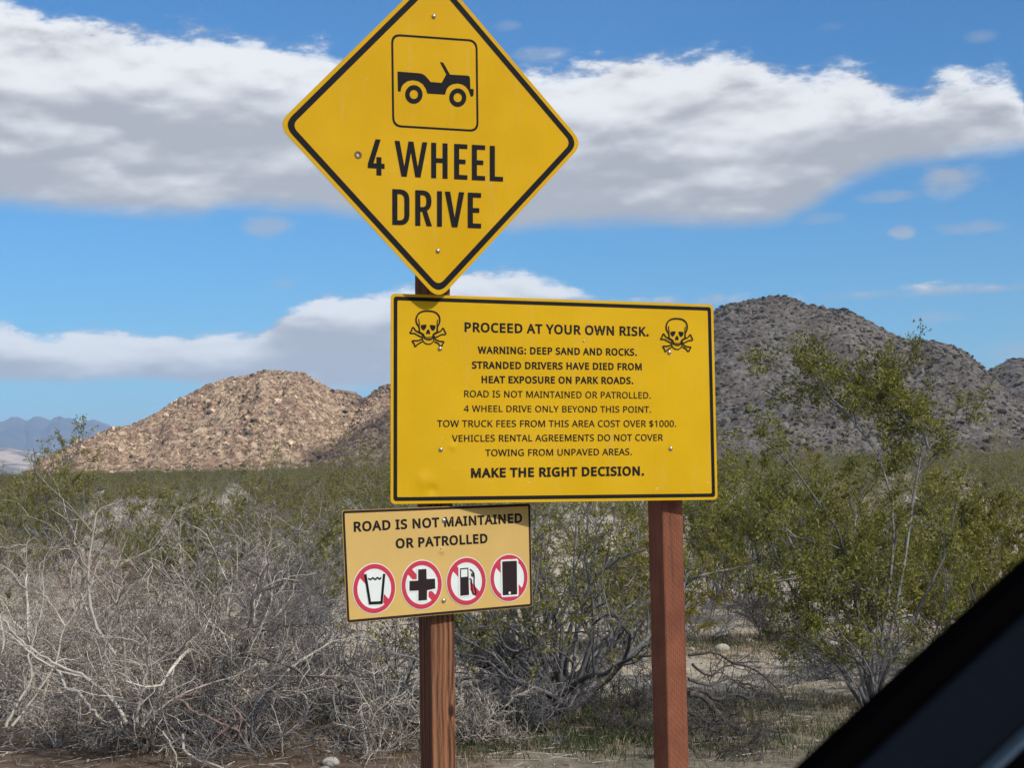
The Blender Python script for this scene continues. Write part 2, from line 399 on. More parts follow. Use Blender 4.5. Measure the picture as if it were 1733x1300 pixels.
p = pick(rg, RH, 4200); tag(scatter_lumps('boulders', p, np.clip(rg.lognormal(-1.1, .45, len(p)), .15, 1.2), MBG, rg), 'grey boulders over the shaded right hill', 'boulders', kind='stuff')
p = pick(rg, RH, 4200); p[:, 2] += .1; tag(scatter_lumps('hillside_shrubs', p, np.clip(rg.lognormal(-1.05, .38, len(p)), .15, .8), MBS, rg, (1.15, 1.15, .75), .4), 'dark low shrubs dotted over the shaded right hill', 'shrubs', kind='stuff')
p = pick(rg, TH, 1500); tag(scatter_lumps('hillside_shrubs', p, np.clip(rg.lognormal(-.4, .35, len(p)), .3, 1.3), MBS, rg, (1.15, 1.15, .75), .4), 'dark low shrubs dotted over the side hill at the right edge', 'shrubs', kind='stuff')
p = pick(rg, LH, 420); p[:, 2] += .1; tag(scatter_lumps('hillside_shrubs', p, np.clip(rg.lognormal(-.9, .4, len(p)), .2, .8), MBS, rg, (1.1, 1.1, .8), .4), 'small dark shrubs among the rocks of the sunlit left hill', 'shrubs', kind='stuff')

# ------------------------------------------------------------------ the cloud that shades the plain and the right hill
HC = 430.0
cxs, cys = np.arange(-420, 560, 11.0), np.arange(-420, 780, 11.0)
CXg, CYg = np.meshgrid(cxs, cys, indexing='ij')
wob = 26 * fbm(CXg / 90, CYg / 90, 4.4, 3)
limit = np.where(CXg > -10, 700.0, 340.0)
limit = np.minimum(limit, 340 + np.clip((CXg + 20) * 16, 0, 400))
inside = (CYg + wob * .5 < limit) & (np.hypot((CXg - 70) / 470, (CYg - 160) / 590) + wob / 400 < 1)
edge = inside.astype(float)
dd = inside.astype(float)
for _ in range(7):
    dd = (dd + np.roll(dd, 1, 0) + np.roll(dd, -1, 0) + np.roll(dd, 1, 1) + np.roll(dd, -1, 1)) / 5
dd = np.clip(dd, 0, 1) * inside
off = SUN * (HC / SUN.z)
top = 6 + 75 * dd ** .8 * (1 + .8 * fbm(CXg / 70, CYg / 70, 8.8, 3)); botz = -4 - 16 * dd * (1 + fbm(CXg / 50, CYg / 50, 2.2, 3))
idx = np.arange(inside.size).reshape(inside.shape)
cell = inside[:-1, :-1] & inside[1:, :-1] & inside[:-1, 1:] & inside[1:, 1:]
ci, cj = np.nonzero(cell); N0 = inside.size
f_top = np.stack([idx[ci, cj], idx[ci + 1, cj], idx[ci + 1, cj + 1], idx[ci, cj + 1]], 1)
walls = []
for di, dj, e0, e1 in ((0, -1, (0, 0), (1, 0)), (0, 1, (1, 1), (0, 1)), (-1, 0, (0, 1), (0, 0)), (1, 0, (1, 0), (1, 1))):
    a, b_ = ci + di, cj + dj
    ok = (a >= 0) & (b_ >= 0) & (a < cell.shape[0]) & (b_ < cell.shape[1])
    nbv = np.zeros(len(ci), bool); nbv[ok] = cell[a[ok], b_[ok]]
    k = ~nbv
    v0, v1 = idx[ci[k] + e0[0], cj[k] + e0[1]], idx[ci[k] + e1[0], cj[k] + e1[1]]
    walls.append(np.stack([v0, v1, v1 + N0, v0 + N0], 1))
CV = np.concatenate([np.stack([CXg + off.x, CYg + off.y, HC + top], -1).reshape(-1, 3), np.stack([CXg + off.x, CYg + off.y, HC + botz], -1).reshape(-1, 3)])
CFc = np.concatenate([f_top, f_top[:, ::-1] + N0] + walls)
used = np.unique(CFc); remap = np.zeros(len(CV), int); remap[used] = np.arange(len(used))
cm_ = mesh_np('cloud', CV[used], [remap[CFc]], True)
mc = bpy.data.materials.new('cloud'); mc.use_nodes = True; t_ = mc.node_tree; t_.nodes.clear(); nb = NB(t_)
dif = nb.n('ShaderNodeBsdfDiffuse'); trn = nb.n('ShaderNodeBsdfTranslucent'); mxs = nb.n('ShaderNodeMixShader'); oo = nb.n('ShaderNodeOutputMaterial')
dif.inputs[0].default_value = (.93, .94, .95, 1); trn.inputs[0].default_value = (.95, .96, .97, 1); mxs.inputs[0].default_value = 0.85
tpt = nb.n('ShaderNodeBsdfTransparent'); mx2 = nb.n('ShaderNodeMixShader'); mx2.inputs[0].default_value = 0.58
t_.links.new(dif.outputs[0], mxs.inputs[1]); t_.links.new(trn.outputs[0], mxs.inputs[2]); t_.links.new(mxs.outputs[0], mx2.inputs[1]); t_.links.new(tpt.outputs[0], mx2.inputs[2]); t_.links.new(mx2.outputs[0], oo.inputs[0])
tag(link('cloud', cm_, mc), 'broad white cloud high behind the viewer, shading the scrub plain', 'cloud')
GLYPHS = json.loads('''{"A":[513,[[[437,0],[368,177],[141,177],[73,0],[0,0],[224,575],[289,575],[512,0]],[[282,415],[274,438],[263,473],[255,500],[247,468],[238,438],[230,415],[165,241],[346,241]]]],"B":[521,[[[241,573],[307,569],[361,558],[404,541],[434,515],[453,478],[459,431],[457,409],[453,389],[446,371],[437,354],[424,340],[409,328],[392,317],[372,309],[350,304],[350,300],[373,295],[395,288],[415,279],[433,267],[448,253],[461,236],[470,215],[476,191],[478,163],[475,130],[467,100],[454,74],[436,52],[413,33],[385,19],[354,8],[318,2],[279,0],[78,0],[78,573]],[[256,329],[300,331],[334,339],[357,352],[372,371],[381,394],[384,423],[380,451],[369,474],[351,490],[324,502],[289,509],[245,511],[150,511],[150,329]],[[150,269],[150,61],[265,61],[311,64],[346,74],[371,91],[388,112],[398,138],[401,168],[399,188],[395,205],[388,221],[377,235],[362,247],[344,256],[321,263],[293,267],[260,269]]]],"C":[507,[[[323,517],[294,516],[266,510],[241,502],[217,490],[196,474],[178,456],[162,434],[149,410],[139,383],[131,353],[127,321],[125,286],[128,241],[135,200],[147,164],[164,132],[186,105],[213,83],[244,68],[281,58],[322,55],[347,56],[371,58],[394,62],[460,78],[460,15],[438,8],[416,2],[393,-2],[369,-6],[342,-7],[312,-8],[257,-4],[208,8],[166,28],[130,56],[101,90],[78,131],[62,178],[52,230],[49,287],[51,329],[57,369],[67,406],[81,440],[99,471],[120,499],[145,523],[174,543],[206,559],[242,571],[281,578],[324,581],[353,580],[381,577],[409,572],[435,565],[460,557],[482,547],[453,486],[394,508],[372,513],[348,516]]]],"D":[585,[[[536,292],[533,231],[521,177],[501,131],[474,91],[439,58],[399,33],[351,15],[297,4],[237,0],[78,0],[78,573],[254,573],[309,569],[359,558],[404,540],[443,516],[476,484],[502,446],[521,401],[533,350]],[[460,289],[457,337],[449,379],[435,415],[416,444],[391,469],[361,487],[327,500],[287,508],[244,511],[150,511],[150,62],[228,62],[299,68],[357,87],[402,119],[434,164],[454,220]]]],"E":[446,[[[398,0],[78,0],[78,573],[398,573],[398,509],[150,509],[150,330],[383,330],[383,268],[150,268],[150,63],[398,63]]]],"F":[416,[[[150,0],[78,0],[78,573],[398,573],[398,509],[150,509],[150,306],[383,306],[383,243],[150,243]]]],"G":[584,[[[326,302],[524,302],[524,22],[493,12],[462,5],[431,-1],[398,-5],[362,-7],[323,-8],[267,-4],[217,8],[173,28],[136,55],[105,89],[81,130],[63,176],[52,229],[49,286],[53,343],[65,395],[84,442],[111,482],[145,517],[186,544],[233,564],[286,577],[346,581],[377,580],[407,577],[437,572],[465,565],[491,557],[516,547],[489,484],[468,493],[445,501],[421,508],[395,513],[369,516],[342,517],[298,514],[259,505],[225,489],[195,468],[170,441],[150,409],[136,373],[127,332],[124,286],[127,243],[134,202],[146,166],[164,133],[187,106],[216,84],[251,68],[292,58],[340,55],[404,59],[452,68],[452,238],[326,238]]]],"H":[594,[[[516,0],[443,0],[443,267],[150,267],[150,0],[78,0],[78,573],[150,573],[150,330],[443,330],[443,573],[516,573]]]],"I":[272,[[[239,0],[32,0],[32,42],[99,57],[99,515],[32,531],[32,573],[239,573],[239,531],[172,515],[172,57],[239,42]]]],"K":[496,[[[496,0],[411,0],[209,273],[150,222],[150,0],[78,0],[78,573],[150,573],[150,290],[199,345],[249,399],[403,573],[488,573],[261,323]]]],"L":[420,[[[78,0],[78,573],[150,573],[150,64],[400,64],[400,0]]]],"M":[727,[[[330,0],[142,502],[139,502],[142,461],[144,407],[144,347],[144,0],[78,0],[78,573],[184,573],[361,103],[364,103],[544,573],[650,573],[650,0],[578,0],[578,352],[579,408],[581,460],[584,501],[581,501],[390,0]]]],"N":[610,[[[532,0],[447,0],[141,476],[138,476],[141,432],[143,378],[144,320],[144,0],[78,0],[78,573],[161,573],[467,99],[470,99],[468,137],[466,193],[464,249],[464,573],[532,573]]]],"O":[626,[[[577,287],[576,244],[570,204],[561,166],[547,132],[531,101],[510,73],[486,49],[459,29],[428,13],[393,1],[355,-6],[314,-8],[271,-6],[232,1],[196,13],[165,29],[138,49],[114,73],[94,101],[78,132],[65,167],[56,204],[51,245],[49,288],[52,344],[62,396],[78,442],[100,482],[130,517],[166,545],[208,565],[258,577],[314,581],[369,577],[417,565],[459,545],[495,517],[524,483],[547,442],[564,396],[574,344]],[[125,287],[127,241],[134,200],[145,163],[161,131],[182,104],[207,83],[238,67],[273,58],[314,55],[354,58],[390,67],[420,83],[445,104],[465,131],[481,163],[492,200],[499,241],[501,287],[496,354],[481,411],[456,457],[421,491],[373,511],[314,518],[274,515],[238,506],[207,490],[182,469],[161,443],[145,411],[134,374],[127,333]]]],"P":[485,[[[229,573],[297,568],[352,553],[393,528],[421,495],[439,454],[444,404],[443,381],[439,358],[433,336],[423,316],[411,296],[395,278],[375,262],[351,249],[324,238],[292,230],[256,225],[216,223],[150,223],[150,0],[78,0],[78,573]],[[223,511],[150,511],[150,285],[208,285],[242,286],[272,290],[298,296],[320,306],[338,318],[352,334],[362,352],[368,375],[370,401],[366,435],[354,462],[334,484],[306,499],[269,508]]]],"R":[499,[[[236,573],[281,571],[320,565],[353,555],[381,540],[404,522],[422,500],[434,474],[442,444],[444,410],[442,381],[437,356],[427,334],[415,315],[401,298],[385,285],[367,274],[349,264],[330,257],[487,0],[403,0],[264,237],[150,237],[150,0],[78,0],[78,573]],[[232,510],[150,510],[150,298],[236,298],[278,301],[312,310],[338,325],[355,347],[366,374],[370,407],[368,430],[363,450],[355,467],[343,480],[328,491],[310,500],[287,505],[261,509]]]],"S":[440,[[[403,153],[400,121],[392,92],[378,66],[359,44],[335,26],[307,11],[274,1],[238,-6],[198,-8],[137,-5],[83,4],[41,19],[41,88],[62,80],[86,72],[113,65],[142,59],[171,56],[201,55],[228,56],[252,60],[273,66],[290,74],[305,85],[316,98],[324,113],[329,129],[330,147],[329,164],[325,180],[318,194],[308,207],[295,218],[277,230],[255,241],[228,252],[196,265],[131,294],[114,305],[98,317],[85,330],[74,344],[65,359],[57,375],[52,393],[49,413],[48,435],[51,464],[58,490],[71,513],[89,533],[110,550],[136,563],[165,573],[197,579],[231,581],[262,580],[290,577],[318,572],[343,565],[367,558],[389,549],[366,487],[302,508],[278,513],[254,516],[229,517],[207,516],[187,513],[169,507],[155,499],[142,489],[133,478],[126,464],[122,450],[121,434],[122,416],[126,400],[133,386],[143,373],[156,362],[172,351],[193,341],[217,330],[246,318],[278,306],[307,293],[332,279],[353,264],[371,247],[385,228],[395,206],[401,181]]]],"T":[446,[[[259,0],[187,0],[187,509],[8,509],[8,573],[437,573],[437,509],[259,509]]]],"U":[586,[[[513,202],[511,164],[503,128],[489,95],[470,65],[446,40],[416,20],[380,4],[338,-5],[290,-8],[225,-2],[171,18],[128,50],[97,93],[78,144],[72,204],[72,573],[144,573],[144,201],[148,158],[161,122],[182,93],[211,72],[248,59],[294,55],[327,57],[355,63],[379,73],[399,88],[415,105],[427,126],[435,149],[440,174],[442,202],[442,573],[513,573]]]],"V":[481,[[[481,573],[277,0],[204,0],[0,573],[75,573],[204,205],[220,160],[231,119],[241,80],[250,119],[262,161],[277,207],[405,573]]]],"W":[746,[[[735,573],[583,0],[510,0],[399,375],[389,410],[380,443],[373,471],[370,488],[367,471],[361,443],[352,409],[342,373],[234,0],[161,0],[10,573],[85,573],[174,223],[183,186],[190,151],[196,118],[201,87],[206,119],[213,154],[222,191],[232,227],[333,573],[407,573],[512,225],[523,187],[532,151],[538,117],[544,87],[550,129],[560,175],[572,224],[660,573]]]],"X":[470,[[[467,0],[385,0],[233,249],[79,0],[3,0],[193,298],[15,573],[95,573],[236,348],[377,573],[453,573],[276,300]]]],"Y":[454,[[[227,291],[376,573],[454,573],[263,222],[263,0],[191,0],[191,219],[0,573],[79,573]]]],"0":[459,[[[419,287],[418,242],[415,201],[409,163],[401,128],[390,97],[376,70],[359,47],[339,27],[316,12],[290,1],[261,-6],[229,-8],[188,-4],[153,8],[122,27],[97,54],[76,88],[60,129],[48,176],[42,229],[39,287],[41,346],[48,399],[58,446],[73,486],[93,520],[119,547],[149,566],[186,578],[229,581],[269,578],[304,566],[335,547],[361,520],[382,486],[399,446],[410,399],[417,346]],[[110,287],[111,238],[115,194],[121,156],[131,125],[143,98],[159,78],[178,64],[202,55],[229,52],[256,55],[279,64],[298,78],[314,98],[326,124],[336,156],[343,194],[347,238],[348,287],[347,336],[343,380],[336,417],[326,449],[314,475],[298,495],[279,510],[256,518],[229,521],[202,518],[178,510],[159,495],[143,475],[131,449],[121,417],[115,380],[111,336]]]],"1":[459,[[[285,0],[216,0],[216,400],[216,439],[217,470],[219,499],[196,477],[169,455],[108,405],[71,452],[226,573],[285,573]]]],"4":[459,[[[443,130],[359,130],[359,0],[291,0],[291,130],[17,130],[17,190],[286,576],[359,576],[359,193],[443,193]],[[291,374],[291,412],[293,444],[294,474],[295,500],[292,500],[276,468],[257,438],[86,193],[291,193]]]],"$":[459,[[[203,39],[174,40],[145,43],[117,47],[91,52],[69,58],[50,66],[50,134],[70,126],[93,118],[119,111],[148,106],[175,103],[203,101],[203,263],[170,273],[141,284],[116,296],[96,310],[79,325],[66,342],[57,362],[52,383],[50,407],[52,432],[58,455],[69,475],[83,492],[101,507],[122,519],[146,529],[173,535],[203,538],[203,609],[254,609],[254,539],[282,538],[307,534],[332,530],[395,509],[374,450],[317,468],[254,478],[254,317],[288,306],[317,296],[342,284],[364,272],[382,258],[396,242],[406,223],[412,202],[414,176],[409,141],[395,111],[372,85],[340,65],[301,51],[254,43],[254,-47],[203,-47]],[[254,105],[283,110],[306,117],[323,127],[335,140],[342,155],[345,172],[344,184],[341,195],[337,205],[330,213],[321,221],[309,228],[254,246]],[[203,476],[185,475],[169,471],[156,466],[144,460],[135,453],[128,444],[123,435],[120,424],[119,413],[120,400],[122,388],[126,377],[133,368],[141,360],[152,352],[166,346],[183,340],[203,334]]]],".":[215,[[[58,43],[59,61],[64,75],[72,85],[82,92],[94,96],[107,97],[120,96],[132,92],[142,85],[151,75],[156,61],[157,43],[156,26],[151,12],[142,2],[132,-6],[120,-10],[107,-11],[94,-10],[82,-6],[72,2],[64,12],[59,26]]]],":":[215,[[[58,43],[59,61],[64,75],[72,85],[82,92],[94,96],[107,97],[120,96],[132,92],[142,85],[151,75],[156,61],[157,43],[156,26],[151,12],[142,2],[132,-6],[120,-10],[107,-11],[94,-10],[82,-6],[72,2],[64,12],[59,26]],[[58,387],[59,405],[64,419],[72,429],[82,436],[94,440],[107,441],[120,440],[132,436],[142,429],[151,419],[156,405],[157,387],[156,369],[151,355],[142,345],[132,338],[120,333],[107,332],[94,333],[82,338],[72,345],[64,355],[59,369]]]]}''')

# ------------------------------------------------------------------ sign posts
def m_post(old):
    def fn(nb, b):
        s1 = nb.noise(nb.scale(nb.obj, (46, 46, 1.3)), 1.0, 5, 0.6, 0.5)
        s2 = nb.noise(nb.scale(nb.obj, (200, 200, 9)), 1.0, 3, 0.6)
        s3 = nb.noise(nb.obj, 5.0, 4, 0.6)
        # incising marks of pressure treated timber: short slits in staggered columns
        x, y, z = nb.sep(nb.obj)
        w = nb.add(x, y)
        colm = nb.add(nb.mul(w, 110.0), nb.mul(s3, .9)); par = nb.m('FLOOR', colm)
        zz = nb.add(nb.add(nb.mul(z, 42.0), nb.mul(s3, 1.2)), nb.mul(par, 0.37))
        slit = nb.mul(nb.step(nb.m('PINGPONG', colm, 0.5), 0.26, 0.4), nb.step(nb.m('PINGPONG', zz, 0.5), 0.18, 0.34))
        if old:
            kx, kz = nb.mul(nb.sub(x, .030), 1 / .016), nb.mul(nb.sub(z, 1.0), 1 / .030)
            kr = nb.m('SQRT', nb.add(nb.mul(kx, kx), nb.mul(kz, kz))); kg = nb.m('EXPONENT', nb.mul(kr, -.9))
            wz = nb.noise(nb.scale(nb.obj, (3, 3, 2.2)), 1.0, 3, .5)
            xr, yr = nb.add(nb.add(x, .10), nb.mul(wz, .06)), nb.sub(y, .09)
            rr = nb.m('SQRT', nb.add(nb.mul(xr, xr), nb.mul(yr, yr)))
            ringp = nb.add(nb.mul(rr, 430.0), nb.add(nb.mul(kg, 9.0), nb.mul(s1, 9.0)))
            s1 = nb.add(nb.mul(nb.m('SINE', ringp), .075), nb.add(nb.mul(s1, .9), .05))
            c = nb.mix(nb.step(s1, .30, .68), (0.060, 0.024, 0.013), (0.33, 0.145, 0.072))
            c = nb.mix(nb.step(kr, 1.0, .5), c, (0.035, 0.014, 0.009))
            c = nb.mix(nb.mul(nb.step(s2, .5, .75), .45), c, (0.34, 0.19, 0.11))
            c = nb.mix(nb.mul(nb.step(s3, .5, .7), .55), c, (0.25, 0.085, 0.040))
            side_shade = nb.step(nb.mul(x, -1.0), .0455, .0475)
            c = nb.mix(nb.mul(side_shade, .5), c, (0.10, 0.038, 0.022))  # shade of the left face mixed into the timber colour
            h = nb.add(nb.mul(s1, 1.6), nb.mul(s2, .4)); k = .25
        else:
            c = nb.mix(nb.step(s3, .3, .7), (0.175, 0.058, 0.030), (0.285, 0.100, 0.050))
            sc = nb.noise(nb.scale(nb.obj, (60, 60, 14)), 1.0, 4, .7); c = nb.mix(nb.mul(nb.step(sc, .70, .74), .8), c, (0.42, 0.26, 0.19))
            c = nb.mix(nb.mul(nb.step(s2, .55, .75), .5), c, (0.30, 0.12, 0.08))
            c = nb.mix(nb.mul(nb.step(s1, .46, .30), .6), c, (0.085, 0.028, 0.018))
            s4 = nb.noise(nb.scale(nb.obj, (12, 12, 3)), 1.0, 4, .65); c = nb.mix(nb.mul(nb.step(s4, .52, .70), .45), c, (0.12, 0.042, 0.026))
            c = nb.mix(nb.mul(nb.step(s1, .66, .74), .5), c, (0.36, 0.20, 0.15))
            h = nb.add(nb.mul(s1, .6), nb.mul(s2, .3)); k = .7
        c = nb.mix(nb.mul(slit, .42 * k), c, (0.055, 0.02, 0.014))
        nb.put(b.inputs['Base Color'], c)
        nb.put(b.inputs['Normal'], nb.bump(nb.sub(h, nb.mul(slit, .35 * k)), 0.7, 0.006))
    return fn
MPO = material('weathered_timber', m_post(True), 0.85, .2)
MPN = material('red_painted_timber', m_post(False), 0.7, .25)
def post(p_top, p_bot, yaw, w, mat, seed, label, group=None):
    """square timber from p_bot to p_top with slightly worn corners and sawn end"""
    rng = np.random.default_rng(seed)
    n = 60; c = w / 2; k = 0.004
    prof = np.array([(-c + k, -c), (0, -c), (c - k, -c), (c, -c + k), (c, 0), (c, c - k), (c - k, c), (0, c), (-c + k, c), (-c, c - k), (-c, 0), (-c, -c + k)])
    z = np.linspace(0, 1, n); L = p_top[2] - p_bot[2]
    V_ = []
    for i, t in enumerate(z):
        j = prof.copy()
        nz = 0.0016 * fbm(prof[:, 0] * 30 + seed, np.full(12, t * L * 6), prof[:, 1] * 30, 3)
        j = j * (1 + nz[:, None] / c)
        V_ += [(a, b_, t * L) for a, b_ in j]
    V_ = np.array(V_); m_ = len(prof)
    a = np.arange((n - 1) * m_); b_ = (a // m_) * m_ + (a % m_ + 1) % m_
    me = mesh_np('sign_post', V_, [np.stack([a, b_, b_ + m_, a + m_], 1), np.arange((n - 1) * m_, n * m_)[None], np.arange(m_)[::-1][None]], False)
    o = link('sign_post', me, mat)
    ax = (p_top - p_bot); zx = Vector(ax).normalized()
    yawm = Matrix.Rotation(yaw, 3, 'Z'); xx = (yawm @ Vector((1, 0, 0))); yy = zx.cross(xx).normalized(); xx = yy.cross(zx)
    o.matrix_world = Matrix.Translation(p_bot) @ Matrix((xx, yy, zx)).transposed().to_4x4()
    return tag(o, label, 'post')
YAWP = R(32)
def pcentre(px, py, Y, w):        # from the middle of the front face back to the centre of the timber
    q = at(px, py, Y); return q + np.array([-math.sin(YAWP), math.cos(YAWP), 0]) * w / 2
PW = 0.098
a_, b_ = pcentre(743, 480, 6.075, PW), pcentre(752.5, 1299, 6.075, PW)
dlt = (b_ - a_) / (a_[2] - b_[2])
post(a_ - dlt * 0.95, b_ + dlt * 0.8, YAWP, PW, MPO, 3, 'weathered brown timber post with a knot, under the diamond sign and the tan sign')
a_, b_ = pcentre(1138.5, 850, 6.42, PW), pcentre(1149.5, 1299, 6.42, PW)
dlt = (b_ - a_) / (a_[2] - b_[2])
post(a_ - dlt * 0.72, b_ + dlt * 0.75, YAWP, PW, MPN, 9, 'reddish painted timber post holding up the right end of the wide yellow sign')

# ------------------------------------------------------------------ signs
def m_yellow(c0, c1, dents=()):
    def fn(nb, b):
        n1 = nb.noise(nb.obj, 3.0, 3, .5); n2 = nb.noise(nb.scale(nb.obj, (40, 1, 8)), 1.0, 4, .65)
        c = nb.mix(nb.step(n1, .35, .7), c0, c1)
        sc_ = nb.noise(nb.scale(nb.obj, (9, 1, 70)), 1.0, 2, .5, 2.5)
        c = nb.mix(nb.mul(nb.step(sc_, .765, .785), .45), c, (0.85, 0.75, 0.5))
        n5 = nb.noise(nb.scale(nb.obj, (26, 1, 2.2)), 1.0, 4, .6); n6 = nb.noise(nb.obj, 1.4, 3, .6); n7 = nb.noise(nb.obj, 160.0, 2, .6)
        c = nb.mix(nb.mul(nb.step(n2, .55, .8), .14), c, tuple(x * .6 for x in c0))
        c = nb.mix(nb.mul(nb.step(n5, .56, .8), .30), c, (0.60, 0.40, 0.12))
        c = nb.mix(nb.mul(nb.step(n6, .45, .7), .16), c, (0.60, 0.36, 0.05))
        c = nb.mix(nb.mul(nb.step(n7, .76, .80), .5), c, (0.22, 0.14, 0.04))
        nb.put(b.inputs['Base Color'], c)
        h = nb.mul(nb.noise(nb.obj, 2.3, 2, .5), 1.0)
        x, y, z = nb.sep(nb.obj)
        for dx, dz, r, k in dents:
            du, dv = nb.mul(nb.sub(x, dx), 1 / r), nb.mul(nb.sub(z, dz), 1 / r)
            g = nb.m('EXPONENT', nb.mul(nb.add(nb.mul(du, du), nb.mul(dv, dv)), -1.0))
            h = nb.add(h, nb.mul(g, k))
        nb.put(b.inputs['Normal'], nb.bump(h, .5, .02))
    return fn
def m_flat(c, rough=.6, spec=.12):
    def fn(nb, b):
        n = nb.noise(nb.obj, 25.0, 4, .6)
        nb.put(b.inputs['Base Color'], nb.mix(nb.mul(nb.step(n, .4, .8), .25), c, tuple(min(1, x * 1.3 + .003) for x in c)))
    return material('print', fn, rough, spec)
MBK = m_flat((0.011, 0.010, 0.012)); MBK.name = 'black_print'
MBR = m_flat((0.028, 0.017, 0.018)); MBR.name = 'dark_brown_print'
MRD = m_flat((0.53, 0.045, 0.075)); MRD.name = 'red_print'
MWH = m_flat((0.74, 0.76, 0.72)); MWH.name = 'white_print'
def m_metal(nb, b):
    b.inputs['Metallic'].default_value = 1.0
    nb.put(b.inputs['Base Color'], nb.mix(nb.noise(nb.obj, 60.0, 3), (0.42, 0.42, 0.40), (0.72, 0.72, 0.70)))
MMT = material('galvanised_metal', m_metal, .33)

def fill2d(loops):
    # constrained triangulation, then keep the triangles that lie inside by the even-odd rule
    pts, edg, lps = [], [], []
    for l in loops:
        l = [np.asarray(p, float) * 1000 for p in l]; b = len(pts); n = len(l); pts += [Vector(p) for p in l]
        edg += [(b + i, b + (i + 1) % n) for i in range(n)]; lps.append(np.array(l))
    vs, _, fs, _, _, _ = delaunay_2d_cdt(pts, edg, [], 0, 1e-7)
    vs = np.array([v[:] for v in vs]); out = []
    for f in fs:
        a, b, c = vs[f[0]], vs[f[1]], vs[f[2]]; m = (a + b + c) / 3; ins = False
        cr = (b[0] - a[0]) * (c[1] - a[1]) - (b[1] - a[1]) * (c[0] - a[0])
        if abs(cr) < 1e-9: continue
        for l in lps:
            p, q = l, np.roll(l, -1, 0); k = (p[:, 1] > m[1]) != (q[:, 1] > m[1])
            with np.errstate(divide='ignore', invalid='ignore'):
                xx = p[:, 0] + (m[1] - p[:, 1]) / (q[:, 1] - p[:, 1]) * (q[:, 0] - p[:, 0])
            if (k & (m[0] < xx)).sum() % 2: ins = not ins
        if ins: out.append(list(f) if cr > 0 else list(f)[::-1])
    return vs / 1000, out
class Sign:
    def __init__(s, name, loc, B, label, cat='sign'):
        s.o = empty(name); s.B = np.array(B, float)
        q_, r_ = np.linalg.qr(s.B); s.B = q_ * np.sign(np.diag(r_))
        s.L = np.array(loc, float)
        s.o.matrix_world = Matrix.Translation(s.L) @ Matrix(s.B.tolist()).to_4x4()
        tag(s.o, label, cat); s.k = 0
    def uv(s, px, py):              # where a point of the sign's print sits on its face
        d = ray(px, py); n = s.B[:, 1]; o = np.array([0, 0, EYE])
        p = o + d * (n @ (s.L - o)) / (n @ d) - s.L
        return np.array([p @ s.B[:, 0], p @ s.B[:, 2]])
    def poly(s, name, loops, mat, depth=None, thick=0.0, parent=None):
        if depth is None: s.k += 1; depth = 0.0005 + 0.00012 * s.k
        groups = loops if isinstance(loops[0][0][0], (list, tuple, np.ndarray)) else [loops]
        V_, F_ = [], []
        for lp in groups:
            lp = [np.asarray(l, float) for l in lp]
            flat, tri = fill2d(lp); base = len(V_); rim_ = sum(len(l) for l in lp)
            V_ += [(a, -depth, b) for a, b in flat]
            F_ += [[base + i for i in t] for t in tri]
            if thick:
                b2 = len(V_); V_ += [(a, thick - depth, b) for a, b in flat]
                F_ += [[i + (b2 - base) for i in f[::-1]] for f in F_ if min(f) >= base]
                st = base
                for l in lp:
                    n = len(l)
                    for i in range(n): F_.append([st + i, st + (i + 1) % n, st + (i + 1) % n + b2 - base]); F_.append([st + i, st + (i + 1) % n + b2 - base, st + i + b2 - base])
                    st += n
        me = mesh_np(name, V_, [np.array(F_)])
        return link(name, me, mat, parent or s.o)
    def bolt(s, px, py, r=0.0085):
        u = s.uv(px, py); V_, F_ = [], []
        n, m_ = 14, 5
        for i in range(m_):
            a = i / m_ * math.pi / 2
            for j in range(n):
                t = 2 * math.pi * j / n; V_.append((u[0] + r * math.cos(a) * math.cos(t), -0.0012 - r * .75 * math.sin(a), u[1] + r * math.cos(a) * math.sin(t)))
        V_.append((u[0], -0.0012 - r * .75, u[1]))
        for i in range(m_ - 1):
            for j in range(n):
                A, B_ = i * n + j, i * n + (j + 1) % n; F_ += [[A, B_, B_ + n], [A, B_ + n, A + n]]
        for j in range(n): F_.append([(m_ - 1) * n + j, (m_ - 1) * n + (j + 1) % n, m_ * n])
        link('bolt', mesh_np('bolt', V_, [np.array(F_)], True), MMT, s.o)
def rrect(c, rad, n=7):
    """quad given by 4 corners (x,z), corners rounded by rad"""
    c = [np.asarray(p, float) for p in c]; out = []
    for i in range(4):
        p, a, b = c[i], c[i - 1], c[(i + 1) % 4]
        ua, ub = (a - p) / np.linalg.norm(a - p), (b - p) / np.linalg.norm(b - p)
        ang_ = math.acos(np.clip(ua @ ub, -1, 1)); t = rad / math.tan(ang_ / 2)
        p0, p1 = p + ua * t, p + ub * t
        for k in range(n + 1):
            w = k / n; out.append(p0 * (1 - w) ** 2 + p * 2 * w * (1 - w) + p1 * w * w)
    return out
def inset(c, d):
    c = [np.asarray(p, float) for p in c]; ctr = sum(c) / 4; L = []
    for i in range(4):
        a, b = c[i], c[(i + 1) % 4]; t = (b - a) / np.linalg.norm(b - a); nrm = np.array([-t[1], t[0]])
        if nrm @ (ctr - a) < 0: nrm = -nrm
        L.append((a + nrm * d, t))
    out = []
    for i in range(4):
        (p, t), (q_, s_) = L[i - 1], L[i]
        k = np.linalg.solve(np.stack([t, -s_], 1), q_ - p); out.append(p + t * k[0])
    return out
